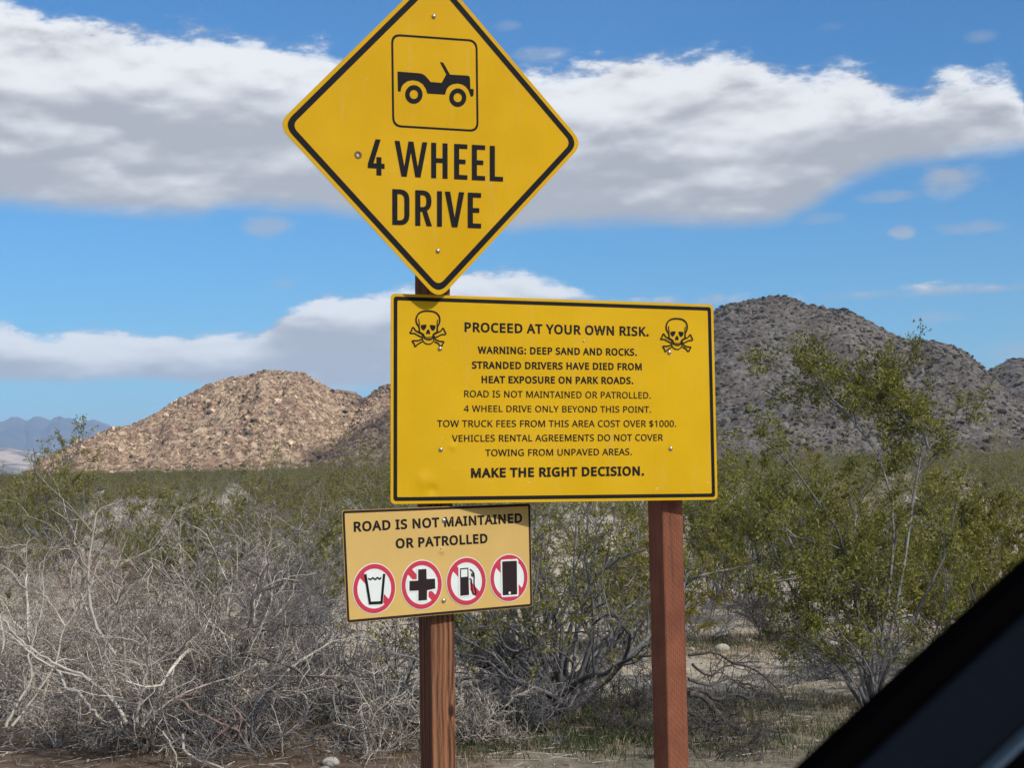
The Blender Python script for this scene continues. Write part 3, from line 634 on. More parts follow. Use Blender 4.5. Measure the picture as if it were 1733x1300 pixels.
def ribbon(pts, w, closed=False):
    p = [np.asarray(a, float) for a in pts]; n = len(p); l, r_ = [], []
    for i in range(n):
        a = p[i - 1] if (i > 0 or closed) else None; b = p[(i + 1) % n] if (i < n - 1 or closed) else None
        ta = (p[i] - a) / np.linalg.norm(p[i] - a) if a is not None else None
        tb = (b - p[i]) / np.linalg.norm(b - p[i]) if b is not None else None
        t = (ta if tb is None else tb if ta is None else ta + tb); t = t / (np.linalg.norm(t) + 1e-9)
        nn = np.array([-t[1], t[0]]); k = 1.0
        if ta is not None and tb is not None: k = 1 / max(.55, nn @ np.array([-ta[1], ta[0]]))
        l.append(p[i] + nn * w / 2 * k); r_.append(p[i] - nn * w / 2 * k)
    return l, r_
def smooth_line(pts, n=3):
    p = [np.asarray(a, float) for a in pts]; out = []
    for i in range(len(p) - 1):
        p0, p1, p2, p3 = p[max(i - 1, 0)], p[i], p[i + 1], p[min(i + 2, len(p) - 1)]
        for k in range(n):
            t = k / n; out.append(.5 * ((2 * p1) + (p2 - p0) * t + (2 * p0 - 5 * p1 + 4 * p2 - p3) * t * t + (3 * p1 - p0 - 3 * p2 + p3) * t ** 3))
    out.append(p[-1]); return out
def join_strokes(s, name, strokes, mat, fills=(), parent=None):
    """strokes: (points in face coords, width[, closed]) -> one mesh, each stroke a hair above the last"""
    V_, F_ = [], []; s.k += 1; d0 = 0.0005 + 0.00012 * s.k; e = 0
    for f in fills:
        f = [np.asarray(a) for a in f]; base = len(V_); V_ += [(a[0], -d0 - e * 2.5e-5, a[1]) for a in f]; e += 1
        F_ += [[base + i for i in t] for t in tessellate_polygon([[Vector((a[0] * 1000, a[1] * 1000, 0)) for a in f]])]
    for st in strokes:
        l, r_ = ribbon(st[0], st[1], len(st) > 2 and st[2]); n = len(l); base = len(V_)
        for a, b in zip(l, r_): V_ += [(a[0], -d0 - e * 2.5e-5, a[1]), (b[0], -d0 - e * 2.5e-5, b[1])]
        e += 1; m_ = n if (len(st) > 2 and st[2]) else n - 1
        for i in range(m_):
            j = (i + 1) % n; F_ += [[base + 2 * i, base + 2 * i + 1, base + 2 * j + 1], [base + 2 * i, base + 2 * j + 1, base + 2 * j]]
    s.k += max(1, e // 4)
    return link(name, mesh_np(name, V_, [np.array(F_)]), mat, parent or s.o)
def embolden(loops, d):
    if not d: return loops
    area = lambda l: .5 * sum(l[i - 1][0] * l[i][1] - l[i][0] * l[i - 1][1] for i in range(len(l)))
    big_ = max(loops, key=lambda l: abs(area(l))); sg = 1 if area(big_) > 0 else -1; out = []
    for l in loops:
        p = [np.asarray(a, float) for a in l]
        p = [a for i, a in enumerate(p) if np.linalg.norm(a - p[i - 1]) > 1]
        n = len(p); o = []
        for i in range(n):
            a, b = p[i] - p[i - 1], p[(i + 1) % n] - p[i]; a /= np.linalg.norm(a); b /= np.linalg.norm(b)
            na_, nb_ = np.array([a[1], -a[0]]) * sg, np.array([b[1], -b[0]]) * sg
            m_ = na_ + nb_; q = m_ @ m_; m_ = m_ * (2 / max(q, .8)); o.append(p[i] + m_ * d)
        out.append(o)
    return out
def text(s, body, l, r_, cap, mat, bold=0.0, glyphs=None, capu=714.0, track=0.0):
    """one line of lettering: l, r_ are the baseline ends and cap the capital height, all read off the photograph"""
    L, R2 = s.uv(*l), s.uv(*r_); hgt_ = np.linalg.norm(s.uv(l[0], l[1] - cap[0]) - L); hgt2 = np.linalg.norm(s.uv(r_[0], r_[1] - cap[1]) - R2)
    x = 0; G_ = []
    for ch in body:
        if ch == ' ': x += 245 + track; continue
        adv, loops = GLYPHS[ch]
        G_.append([[(px_ + x, py_) for px_, py_ in lp] for lp in embolden(loops, bold)]); x += adv + bold * 1.6 + track
    allx = [p[0] for g in G_ for lp in g for p in lp]; x0, x1 = min(allx), max(allx)
    ex = R2 - L; ez = np.array([-ex[1], ex[0]]) / np.linalg.norm(ex)
    ez = np.array([0, 1.0]) * .7 + ez * .3; ez /= np.linalg.norm(ez); out = []
    for g in G_:
        out.append([[L + ex * ((p[0] - x0) / (x1 - x0)) + ez * (p[1] / capu) * (hgt_ + (hgt2 - hgt_) * (p[0] - x0) / (x1 - x0)) for p in lp] for lp in g])
    return s.poly('lettering', out, mat)

# --- the diamond sign
D = Sign('warning_sign', [-0.2517, 5.9491, 2.8001], [[0.89936, -0.43703, 0.01237], [0.43713, 0.89827, -0.04507], [0.00859, 0.04594, 0.99891]],
         'yellow diamond warning sign with a black vehicle symbol above the words 4 WHEEL DRIVE')
S2 = 1 / math.sqrt(2) * 0.8512
dc = [(0, S2), (-S2, 0), (0, -S2), (S2, 0)]
MYD = material('yellow_diamond_sheeting', m_yellow((0.63, 0.35, 0.001), (0.69, 0.39, 0.001)), .5, .15)
hx, hz = D.uv(606, 262); ring = lambda cx_, cz_, r, n=18: [(cx_ + r * math.cos(2 * math.pi * k / n), cz_ + r * math.sin(2 * math.pi * k / n)) for k in range(n)]
D.poly('plate', [rrect(dc, .055, 9), ring(hx, hz, .0062)], MYD, 0.0, .0025)
D.poly('border', [rrect(inset(dc, .0145), .048, 9), rrect(inset(dc, .0365), .030, 9)], MBK)
Zp = lambda X, Y: D.uv(640 + X / 6.5, 40 + Y / 6.5)
fr = [Zp(142, 106), Zp(1092, 174), Zp(1104, 1190), Zp(155, 1134)]
D.poly('pictogram_frame', [rrect(fr, .036, 9), rrect(inset(fr, .0078), .030, 9)], MBK)
car = [(212, 523), (440, 541), (478, 546), (512, 566), (545, 600), (575, 638), (698, 648), (748, 555), (678, 420), (714, 424), (790, 557), (980, 568), (1000, 574), (1009, 592), (1014, 714), (1050, 717), (1049, 778), (1042, 795), (1028, 800), (1016, 796), (1008, 768), (990, 725), (960, 688), (920, 664), (872, 655), (822, 662), (780, 684), (752, 720), (735, 778), (540, 766), (524, 715), (490, 662), (440, 630), (377, 619), (322, 630), (277, 662), (254, 700), (246, 745), (217, 743)]
D.poly('vehicle_symbol', [[Zp(*p) for p in car]], MBK)
for (cx_, cy_, rx, ry, ri) in ((392, 776, 96, 103, 46), (875, 811, 94, 102, 46)):
    D.poly('wheel_symbol', [[Zp(cx_ + rx * math.cos(t), cy_ + ry * math.sin(t)) for t in np.linspace(0, 2 * math.pi, 40)[:-1]], [Zp(cx_ + ri * math.cos(t), cy_ + ri * 1.08 * math.sin(t)) for t in np.linspace(0, 2 * math.pi, 28)[:-1]]], MBK)
HW = {'H': (72, [[(0, 0), (22, 0), (22, 68), (50, 68), (50, 0), (72, 0), (72, 155), (50, 155), (50, 88), (22, 88), (22, 155), (0, 155)]]),
      'E': (58, [[(0, 0), (58, 0), (58, 20), (22, 20), (22, 68), (50, 68), (50, 88), (22, 88), (22, 135), (58, 135), (58, 155), (0, 155)]]),
      'L': (58, [[(0, 0), (58, 0), (58, 20), (22, 20), (22, 155), (0, 155)]]),
      'I': (21, [[(0, 0), (21, 0), (21, 155), (0, 155)]]),
      'W': (144, [[(0, 155), (22, 155), (43, 44), (61, 155), (83, 155), (102, 44), (122, 155), (144, 155), (114, 0), (91, 0), (72, 108), (53, 0), (30, 0)]]),
      'V': (85, [[(0, 155), (23, 155), (43, 40), (62, 155), (85, 155), (55, 0), (31, 0)]]),
      'D': (75, [[(0, 0), (36, 0), (52, 3), (64, 11), (72, 24), (75, 42), (75, 113), (72, 131), (64, 144), (52, 152), (36, 155), (0, 155)], [(22, 20), (22, 135), (34, 135), (44, 132), (51, 124), (53, 112), (53, 43), (51, 31), (44, 23), (34, 20)]]),
      'R': (73, [[(0, 0), (22, 0), (22, 62), (31, 62), (50, 0), (73, 0), (51, 67), (62, 76), (69, 90), (71, 108), (69, 128), (62, 143), (50, 152), (35, 155), (0, 155)], [(22, 82), (22, 135), (33, 135), (42, 132), (48, 123), (49, 109), (48, 95), (42, 85), (33, 82)]]),
      '4': (74, [[(34, 157), (57, 157), (25, 52), (38, 52), (38, 80), (60, 80), (60, 52), (74, 52), (74, 30), (60, 30), (60, 0), (38, 0), (38, 30), (0, 30), (0, 48)]])}
def big_line(word, xs, y_l, y_r, capl, capr):
    x_l, x_r = xs[0], xs[-1] + HW[word[-1]][0]
    for ch, x in zip(word, xs):
        wd, loops = HW[ch]; out = []
        for lp in loops:
            o_ = []
            for a, b in lp:
                X = x + a; t = (X - x_l) / (x_r - x_l); Y = y_l + (y_r - y_l) * t - b / 155 * (capl + (capr - capl) * t)
                o_.append(D.uv(470 + X / 2.6, Y / 2.6))
            out.append(o_)
        D.poly('letter', out, MBK)
big_line('4WHEEL', [396, 514, 675, 776, 854, 933], 769, 798, 157, 155)
big_line('DRIVE', [504, 605, 701, 735, 836], 988, 1004, 157, 155)
D.bolt(734, 27); D.bolt(741, 424.5)
# pressed rim round the bullet hole
V_ = [(hx + r * math.cos(t), y, hz + r * math.sin(t)) for r, y in ((.0145, -.0006), (.0105, -.0024), (.0064, -.0008), (.0060, .004)) for t in np.linspace(0, 2 * math.pi, 19)[:-1]]
F_ = [[i * 18 + j, i * 18 + (j + 1) % 18, (i + 1) * 18 + (j + 1) % 18, (i + 1) * 18 + j] for i in range(3) for j in range(18)]
MRS = tintmat('scuffed_metal', (0.20, 0.12, 0.03), (0.20, 0.12, 0.03), .6)
tag(link('bullet_hole_rim', mesh_np('bullet_hole_rim', V_, [np.array(F_)], True), MRS, D.o), 'dented rim round a small bullet hole')

# --- the wide yellow sign
B = Sign('warning_sign', [0.1743, 6.1959, 1.834], [[0.93618, -0.3513, 0.01245], [0.35102, 0.93615, 0.02012], [-0.01873, -0.01446, 0.99972]],
         'wide yellow rectangular sign with two skulls and black lines starting PROCEED AT YOUR OWN RISK')
bc = [B.uv(661.5, 496.5), B.uv(661, 853.5), B.uv(1214.5, 846), B.uv(1207, 515.5)]
MYB = material('yellow_sign_sheeting', m_yellow((0.65, 0.375, 0.001), (0.71, 0.415, 0.001), [(-.53, -.30, .03, .5), (-.50, -.33, .02, -.5), (-.42, -.175, .015, .3)]), .5, .15)
B.poly('plate', [rrect(bc, .018, 6)], MYB, 0.0, .0025)
B.poly('border', [rrect(inset(bc, .0105), .012, 6), rrect(inset(bc, .0245), .006, 6)], MBK)
bp = lambda X, Y: (650 + X / 2.988, 490 + Y / 2.988)
for body, x0, y0, x1, y1, c0, c1, bd in (
    ('PROCEED AT YOUR OWN RISK.', 407, 212, 1338, 235, 55, 54, 32), ('WARNING: DEEP SAND AND ROCKS.', 473, 323, 1278, 334, 42, 41, 32),
    ('STRANDED DRIVERS HAVE DIED FROM', 444, 399, 1303, 407, 42, 40, 32), ('HEAT EXPOSURE ON PARK ROADS.', 493, 472, 1260, 477, 41, 40, 32),
    ('ROAD IS NOT MAINTAINED OR PATROLLED.', 405, 544, 1348, 552, 41, 40, 10), ('4 WHEEL DRIVE ONLY BEYOND THIS POINT.', 403, 618, 1349, 623, 39, 39, 10),
    ('TOW TRUCK FEES FROM THIS AREA COST OVER $1000.', 268, 695, 1477, 695, 41, 40, 10), ('VEHICLES RENTAL AGREEMENTS DO NOT COVER', 343, 770, 1410, 765, 41, 40, 10),
    ('TOWING FROM UNPAVED AREAS.', 512, 843, 1252, 837, 41, 40, 10), ('MAKE THE RIGHT DECISION.', 440, 950, 1314, 939, 54, 52, 34)):
    text(B, body, bp(x0, y0), bp(x1, y1), (c0 / 2.988, c1 / 2.988), MBK, bd)
def skull(fx):
    q = lambda pts, n=3: smooth_line([fx(*p) for p in pts], n)
    w = np.linalg.norm(fx(600, 400) - fx(500, 400)) / 100
    S_ = [([(384, 660), (378, 570), (325, 480), (313, 390), (345, 300), (405, 243), (485, 216), (577, 211), (680, 222), (758, 257), (815, 320), (833, 400), (822, 485), (782, 570), (782, 668)], 32),
          ([(371, 385), (382, 480), (388, 540)], 18), ([(785, 400), (777, 480), (772, 540)], 18),
          ([(384, 650), (400, 685), (450, 712), (480, 745), (492, 790), (502, 825)], 32), ([(782, 655), (750, 692), (705, 716), (688, 745), (683, 790), (677, 825)], 32),
          ([(452, 735), (455, 850), (500, 912), (560, 938), (620, 938), (672, 905), (703, 850), (716, 745)], 22),
          ([(500, 778), (585, 788), (670, 778)], 10), ([(502, 812), (585, 828), (675, 815)], 26), ([(515, 848), (585, 860), (660, 848)], 8),
          ([(450, 722), (380, 688), (300, 640), (270, 592), (242, 575), (222, 600), (213, 650), (185, 672), (190, 703), (270, 705), (330, 737), (435, 790)], 27),
          ([(440, 830), (350, 865), (240, 866), (236, 895), (270, 932), (285, 985), (310, 990), (340, 950), (450, 885)], 27),
          ([(722, 718), (800, 680), (862, 648), (890, 600), (915, 600), (937, 650), (965, 700), (950, 730), (870, 732), (800, 770), (725, 797)], 27),
          ([(725, 825), (820, 876), (905, 885), (920, 905), (892, 940), (880, 982), (845, 985), (800, 930), (712, 882)], 27)]
    fl = [[(415, 540), (440, 520), (530, 512), (540, 550), (518, 600), (480, 634), (440, 605)], [(615, 528), (640, 518), (720, 530), (742, 560), (718, 622), (688, 642), (645, 612)],
          [(577, 610), (608, 650), (622, 712), (606, 722), (579, 704), (552, 726), (535, 702), (547, 650)]]
    join_strokes(B, 'skull_symbol', [(q(p, 3), k * w) for p, k in S_], MBK, [q(p + [p[0]], 3)[:-1] for p in fl])
skull(lambda X, Y: B.uv(680 + X / 13, 510 + Y / 13))
skull(lambda X, Y: B.uv(1100 + (588 + (X - 577) * .89) / 13, 520 + (245 + (Y - 205) * .926) / 13))
for a in ((744.5, 590), (1132.5, 596.5), (746, 761), (1135, 759.5)): B.bolt(*a)
B.bolt(988, 577, .004)

# --- the small tan sign
T = Sign('notice_sign', [-0.2691, 6.0236, 1.2547], [[0.80145, -0.59794, -0.01174], [0.59805, 0.80137, 0.01215], [0.00214, -0.01676, 0.99986]],
         'small tan sign reading ROAD IS NOT MAINTAINED OR PATROLLED above four crossed out symbols')
tp = lambda X, Y: T.uv(570 + X / 4.951, 840 + Y / 4.951)
tc = [tp(42, 120), tp(85, 1066), tp(1640, 926), tp(1622, 60)]
MTN = material('tan_sign_sheeting', m_yellow((0.60, 0.395, 0.125), (0.66, 0.44, 0.145), [(.0, .035, .012, .5)]), .5, .2)
T.poly('plate', [rrect(tc, .012, 5)], MTN, 0.0, .003)
T.poly('border', [rrect(inset(tc, .0015), .011, 5), rrect(inset(tc, .0105), .004, 5)], MBR)
for body, a, b_, c in (('ROAD IS NOT MAINTAINED', (142, 296), (1553, 219), (95, 90)), ('OR PATROLLED', (494, 436), (1263, 390), (93, 90))):
    text(T, body, (570 + a[0] / 4.951, 840 + a[1] / 4.951), (570 + b_[0] / 4.951, 840 + b_[1] / 4.951), (c[0] / 4.951, c[1] / 4.951), MBK, 34)
ctr = [tp(313, 775), tp(710, 743), tp(1084, 715), tp(1441, 686)]
circ = lambda c, r, n=56: [(c[0] + r * math.cos(2 * math.pi * k / n), c[1] + r * math.sin(2 * math.pi * k / n)) for k in range(n)]
RR = .0893
for k, c in enumerate(ctr):
    T.poly('prohibition_disc', [circ(c, RR)], MWH)
    dv = np.array([.7071, -.7071]); nv_ = np.array([.7071, .7071]); r = RR * .80; w = .0125
    T.poly('prohibition_bar', [[c - dv * r - nv_ * w, c + dv * r - nv_ * w, c + dv * r + nv_ * w, c - dv * r + nv_ * w]], MRD)
def rings(k): T.poly('prohibition_ring', [circ(ctr[k], RR * .965), circ(ctr[k], RR * .785)], MRD)
T.poly('halo', [[tp(226, 652), tp(264, 914), tp(384, 908), tp(406, 648)]], MWH)
rings(0)
join_strokes(T, 'cup_symbol', [([tp(236, 655), tp(275, 898), tp(372, 893), tp(394, 652)], .0105), (smooth_line([tp(260, 690), tp(280, 700), tp(299, 686), tp(318, 700), tp(338, 684), tp(354, 697), tp(370, 682)]), .0062)], MBK)
crs = [(678, 615), (747, 610), (750, 695), (820, 692), (822, 775), (753, 790), (752, 872), (680, 878), (680, 792), (605, 795), (605, 712), (678, 708)]
T.poly('halo', [[tp(711 + (x - 711) * 1.10 + (8 if x > 711 else -8), 743 + (y - 743) * 1.06 + (8 if y > 743 else -8)) for x, y in crs]], MWH)
rings(1); rings(3)
T.poly('cross_symbol', [[tp(*p) for p in crs]], MBR)
T.poly('halo', [[tp(1015, 595), tp(1105, 588), tp(1118, 840), tp(1018, 848)]], MWH)
rings(2)
T.poly('pump_symbol', [[tp(1028, 606), tp(1098, 600), tp(1105, 829), tp(1030, 837)], [tp(1037, 616), tp(1038, 680), tp(1091, 675), tp(1090, 611)]], MBR)
join_strokes(T, 'pump_hose_symbol', [(smooth_line([tp(1112, 613), tp(1145, 650), tp(1147, 740), tp(1162, 810), tp(1148, 824), tp(1132, 800), tp(1124, 705), tp(1106, 697)]), .0052), ([tp(1126, 650), tp(1138, 652), tp(1138, 672), tp(1126, 668)], .004, True)], MBR)
ph = [tp(1380, 548), tp(1385, 833), tp(1507, 825), tp(1504, 541)]
T.poly('halo', [rrect(inset(ph, -.0065), .008, 4)], MWH)
T.poly('phone_symbol', [rrect(ph, .004, 4)], MBR)
T.poly('phone_button', [circ(tp(1444, 812), .0055, 16)], MWH)
T.bolt(751, 881, .009); T.bolt(750.5, 1017, .009); T.bolt(746, 928, .004)

# ------------------------------------------------------------------ plants
def nrm(a): return a / (np.linalg.norm(a, axis=-1, keepdims=True) + 1e-9)
def grow(rng, start, d, length, r0, r1, P, wig, up=0.0, kink=0.0):
    n = len(start); pts = np.zeros((n, P, 3)); pts[:, 0] = start; d = nrm(d)
    wd = rng.normal(size=(n, 3)) * wig * .5
    for k in range(1, P):
        wd = wd * .45 + rng.normal(size=(n, 3)) * wig
        if kink: wd = wd + rng.normal(size=(n, 3)) * kink * (rng.random((n, 1)) < .3)
        d = nrm(d + wd + np.array([0, 0, 1.0]) * up)
        pts[:, k] = pts[:, k - 1] + d * (length / (P - 1))[:, None]
    t = np.linspace(0, 1, P)[None]
    return pts, r0[:, None] * (1 - t) + r1[:, None] * t
def kids(rng, pts, rad, per, t0, t1, a0, a1, zbias=0.0, tipw=0.0):
    n, P, _ = pts.shape; m_ = n * per; i = np.repeat(np.arange(n), per)
    t = rng.uniform(t0, t1, m_)
    if tipw: t = t1 - (t1 - t0) * rng.random(m_) ** (1 + tipw)
    t = np.clip(t, 0, .999) * (P - 1); k = t.astype(int); f = (t - k)[:, None]
    p = pts[i, k] * (1 - f) + pts[i, k + 1] * f; T_ = nrm(pts[i, k + 1] - pts[i, k])
    r = rad[i, k] * (1 - f[:, 0]) + rad[i, k + 1] * f[:, 0]
    q = nrm(np.cross(T_, rng.normal(size=(m_, 3)))); a = rng.uniform(a0, a1, m_)[:, None]
    d = T_ * np.cos(a) + q * np.sin(a); d[:, 2] += zbias
    return p, nrm(d), r, i
def tube(pts, rad, S, tint):
    n, P, _ = pts.shape
    T_ = np.gradient(pts, axis=1); T_ = nrm(T_)
    ref = np.tile(np.array([.31, .17, .93]), (n, 1)); dm = nrm(pts[:, -1] - pts[:, 0])
    ref[np.abs((dm * nrm(ref)).sum(-1)) > .8] = (0.93, -.3, .1)
    u = nrm(np.cross(T_, ref[:, None, :])); v = np.cross(T_, u)
    a = np.arange(S) * 2 * math.pi / S
    V_ = pts[:, :, None, :] + rad[:, :, None, None] * (u[:, :, None, :] * np.cos(a)[None, None, :, None] + v[:, :, None, :] * np.sin(a)[None, None, :, None])
    b = (np.arange(n) * P * S)[:, None, None] + (np.arange(P - 1) * S)[None, :, None] + np.arange(S)[None, None, :]
    b2 = (np.arange(n) * P * S)[:, None, None] + (np.arange(P - 1) * S)[None, :, None] + ((np.arange(S) + 1) % S)[None, None, :]
    F_ = np.stack([b, b2, b2 + S, b + S], -1).reshape(-1, 4)
    return V_.reshape(-1, 3), F_, np.repeat(tint, P * S)
def join_tubes(name, parts, smooth=True):
    V_, F_, T_ = [], [], []; k = 0
    for v, f, t in parts: V_.append(v); F_.append(f + k); T_.append(t); k += len(v)
    return mesh_np(name, np.concatenate(V_), [np.concatenate(F_)], smooth, np.concatenate(T_))
def leaf_mesh(name, p, along, size, rng, aspect=.5):
    n = len(p); d = nrm(along + rng.normal(size=(n, 3)) * .9); s_ = nrm(np.cross(d, rng.normal(size=(n, 3))))
    L = (size * rng.uniform(.6, 1.35, n))[:, None]
    nn = np.cross(d, s_)
    V_ = np.stack([p, p + d * L * .5 + s_ * L * aspect * .5, p + d * L + nn * L * .12, p + d * L * .5 - s_ * L * aspect * .5], 1)
    F_ = np.arange(n * 4).reshape(n, 4)
    cl = np.repeat(rng.random(n), 4)
    return V_.reshape(-1, 3), F_, cl
def m_leaf(c0, c1, c2):
    def fn(nb, b):
        t = nb.n('ShaderNodeAttribute', attribute_name='tint').outputs['Fac']
        cl = nb.noise(nb.obj, 3.0, 3, .6)
        rnd = nb.n('ShaderNodeObjectInfo').outputs['Random']
        c = nb.mix(nb.step(nb.add(nb.mul(t, .7), nb.mul(cl, .6)), .25, .85), c0, c1)
        c = nb.mix(nb.step(t, .90, .97), c, c2)
        c = nb.mix(nb.mul(rnd, .45), c, c2)
        nb.put(b.inputs['Base Color'], c)
        tr = nb.n('ShaderNodeBsdfTranslucent'); nb.put(tr.inputs[0], nb.mix(1.0, c, (1.3, 1.35, .7), 'MULTIPLY'))
        ms = nb.n('ShaderNodeMixShader'); ms.inputs[0].default_value = .3
        o = nb.t.nodes['Material Output']; nb.t.links.new(b.outputs[0], ms.inputs[1]); nb.t.links.new(tr.outputs[0], ms.inputs[2]); nb.t.links.new(ms.outputs[0], o.inputs[0])
    return fn
ML = material('creosote_leaf', m_leaf((0.042, 0.050, 0.012), (0.25, 0.25, 0.042), (0.30, 0.21, 0.055)), .55, .35)
MLO = material('olive_leaf', m_leaf((0.062, 0.070, 0.026), (0.26, 0.25, 0.080), (0.27, 0.21, 0.10)), .6, .3)
def m_bark(lo, hi, dark):
    def fn(nb, b):
        t = nb.n('ShaderNodeAttribute', attribute_name='tint').outputs['Fac']
        n = nb.noise(nb.obj, 14.0, 4, .65); n2 = nb.noise(nb.scale(nb.obj, (90, 90, 25)), 1.0, 3, .6)
        c = nb.mix(t, lo, hi)
        c = nb.mix(nb.mul(nb.step(n, .45, .7), .5), c, dark)
        c = nb.mix(nb.mul(nb.step(n2, .55, .7), .35), c, tuple(x * .4 for x in lo))
        nb.put(b.inputs['Base Color'], c)
    return fn
MB_G = material('grey_bark', m_bark((0.085, 0.078, 0.078), (0.30, 0.29, 0.29), (0.05, 0.045, 0.045)), .85, .2)
MB_P = material('bleached_twigs', m_bark((0.16, 0.135, 0.115), (0.80, 0.73, 0.62), (0.22, 0.16, 0.125)), .85, .2)
MB_D = material('dark_bark', m_bark((0.055, 0.045, 0.042), (0.13, 0.11, 0.10), (0.03, 0.026, 0.024)), .85, .2)
MB_R = material('reddish_bark', m_bark((0.20, 0.125, 0.10), (0.36, 0.25, 0.21), (0.13, 0.08, 0.065)), .8, .2)

def creosote(seed, H, stems, sub, twig, leaves, lsize, spread=.75, leafmat=None, lean=(0, 0), low=0.0, trunk=1.0, S0=6, laid=None, tuft=1.0):
    """stems fan up from the foot, fork into branches and twigs; leaves sit in tufts on the outer twigs"""
    r = np.random.default_rng(seed); az = r.uniform(0, 6.283, stems); tl = r.random(stems) ** .7 * spread
    d = np.stack([np.sin(tl) * np.cos(az) + lean[0], np.sin(tl) * np.sin(az) + lean[1], np.cos(tl)], 1)
    st = np.stack([r.normal(0, .06 * H / 2, stems), r.normal(0, .06 * H / 2, stems), np.full(stems, -.05)], 1)
    L = H * r.uniform(.62, 1.02, stems) / np.maximum(np.cos(tl), .62) ** .6
    r0 = .0135 * trunk * H / 2 * r.uniform(.6, 1.5, stems)
    p0, q0 = grow(r, st, d, L, r0, r0 * .25, 9, .14, .035, .2)
    if laid is not None:
        p0 = np.concatenate([p0, laid[0]]) ; q0 = np.concatenate([q0, laid[1]])
    s1, d1, rr, i1 = kids(r, p0, q0, sub, .22 + low, 1.0, .35, .85, .15)
    n1 = len(s1); p1, q1 = grow(r, s1, d1, H * r.uniform(.14, .36, n1), rr * .62, rr * .2, 6, .22, .07, .25)
    s2, d2, rr2, i2 = kids(r, p1, q1, twig, .25, 1.0, .3, .95, .12)
    n2 = len(s2); p2, q2 = grow(r, s2, d2, H * r.uniform(.06, .17, n2), np.maximum(rr2 * .6, .0016), np.full(n2, .001), 4, .3, .08)
    br = join_tubes('branches', [tube(p0, q0, S0, r.uniform(.1, 1, len(p0))), tube(p1, q1, 4, r.uniform(0, 1, n1)), tube(p2, q2, 3, r.uniform(0, .9, n2))])
    # leaves
    hgt = p2[:, -1, 2] / H; keep = (r.random(n2) < np.clip((hgt - .12) * 1.9, 0.03, 1)); c = np.flatnonzero(keep)
    w = r.random(len(c)) ** 1.8 + .08; w /= w.sum(); i = r.choice(c, leaves, p=w)
    t = r.uniform(.1, 1.0, leaves) * 3; k = np.minimum(t.astype(int), 2); f = (t - k)[:, None]
    pp = p2[i, k] * (1 - f) + p2[i, k + 1] * f + r.normal(0, .0075 * H * tuft, (leaves, 3))
    v, f_, tn = leaf_mesh('foliage', pp, nrm(p2[i, -1] - p2[i, 0]), np.full(leaves, lsize), r)
    tn = np.clip(tn * .6 + np.repeat(r.random(n2)[i], 4) * .4, 0, 1)
    return br, mesh_np('foliage', v, [f_], False, tn)
def dry_shrub(seed, H, stems, sub, twig, fine, spread=1.15, thick=1.0, flat=1.0, S0=6):
    r = np.random.default_rng(seed); az = r.uniform(0, 6.283, stems); tl = r.random(stems) ** .55 * spread
    d = np.stack([np.sin(tl) * np.cos(az), np.sin(tl) * np.sin(az), np.cos(tl)], 1)
    st = np.stack([r.normal(0, .10 * H, stems), r.normal(0, .10 * H, stems), np.full(stems, -.03)], 1)
    L = H * r.uniform(.7, 1.2, stems) * (1 + .5 * np.sin(tl) * flat)
    r0 = .0120 * thick * H / 1.3 * r.uniform(.35, 1.5, stems) ** 1.3
    p0, q0 = grow(r, st, d, L, r0, r0 * .22, 13, .085, .012, .30)
    s1, d1, rr, _ = kids(r, p0, q0, sub, .15, 1.0, .5, 1.15, .05); n1 = len(s1)
    p1, q1 = grow(r, s1, d1, H * r.uniform(.2, .55, n1), np.maximum(rr * .62, .0028), np.maximum(rr * .25, .0014), 8, .13, .03, .32)
    s2, d2, rr2, _ = kids(r, p1, q1, twig, .15, 1.0, .5, 1.2); n2 = len(s2)
    p2, q2 = grow(r, s2, d2, H * r.uniform(.08, .24, n2), np.maximum(rr2 * .6, .0020), np.full(n2, .0011), 5, .22)
    parts = [tube(p0, q0, S0, r.uniform(.35, 1, len(p0))), tube(p1, q1, 4, r.uniform(.15, 1, n1)), tube(p2, q2, 3, r.uniform(.1, 1, n2))]
    me = join_tubes('branches', parts); tw = None
    if fine:
        s3, d3, rr3, _ = kids(r, p2, q2, fine, .1, 1.0, .5, 1.25); n3 = len(s3)
        p3, q3 = grow(r, s3, d3, H * r.uniform(.04, .12, n3), np.full(n3, .0016), np.full(n3, .0011), 4, .35)
        tw = join_tubes('twigs', [tube(p3, q3, 3, r.uniform(0, .85, n3))])
    return me, tw
def plant(name, loc, meshes, mats, label, cat, group=None, rz=0.0, sc=1.0):
    o = empty(name, loc, rz); o.scale = (sc, sc, sc)
    for (nm, me), mt in zip(meshes, mats):
        if me:
            k = link(nm, me, mt, o)
            if nm == 'twigs': k['kind'] = 'stuff'
    return tag(o, label, cat, group)
def copy_tree(o, label=None):
    c = o.copy(); COL.objects.link(c)
    for ch in o.children:
        k = ch.copy(); COL.objects.link(k); k.parent = c
    if label: c['label'] = label
    return c

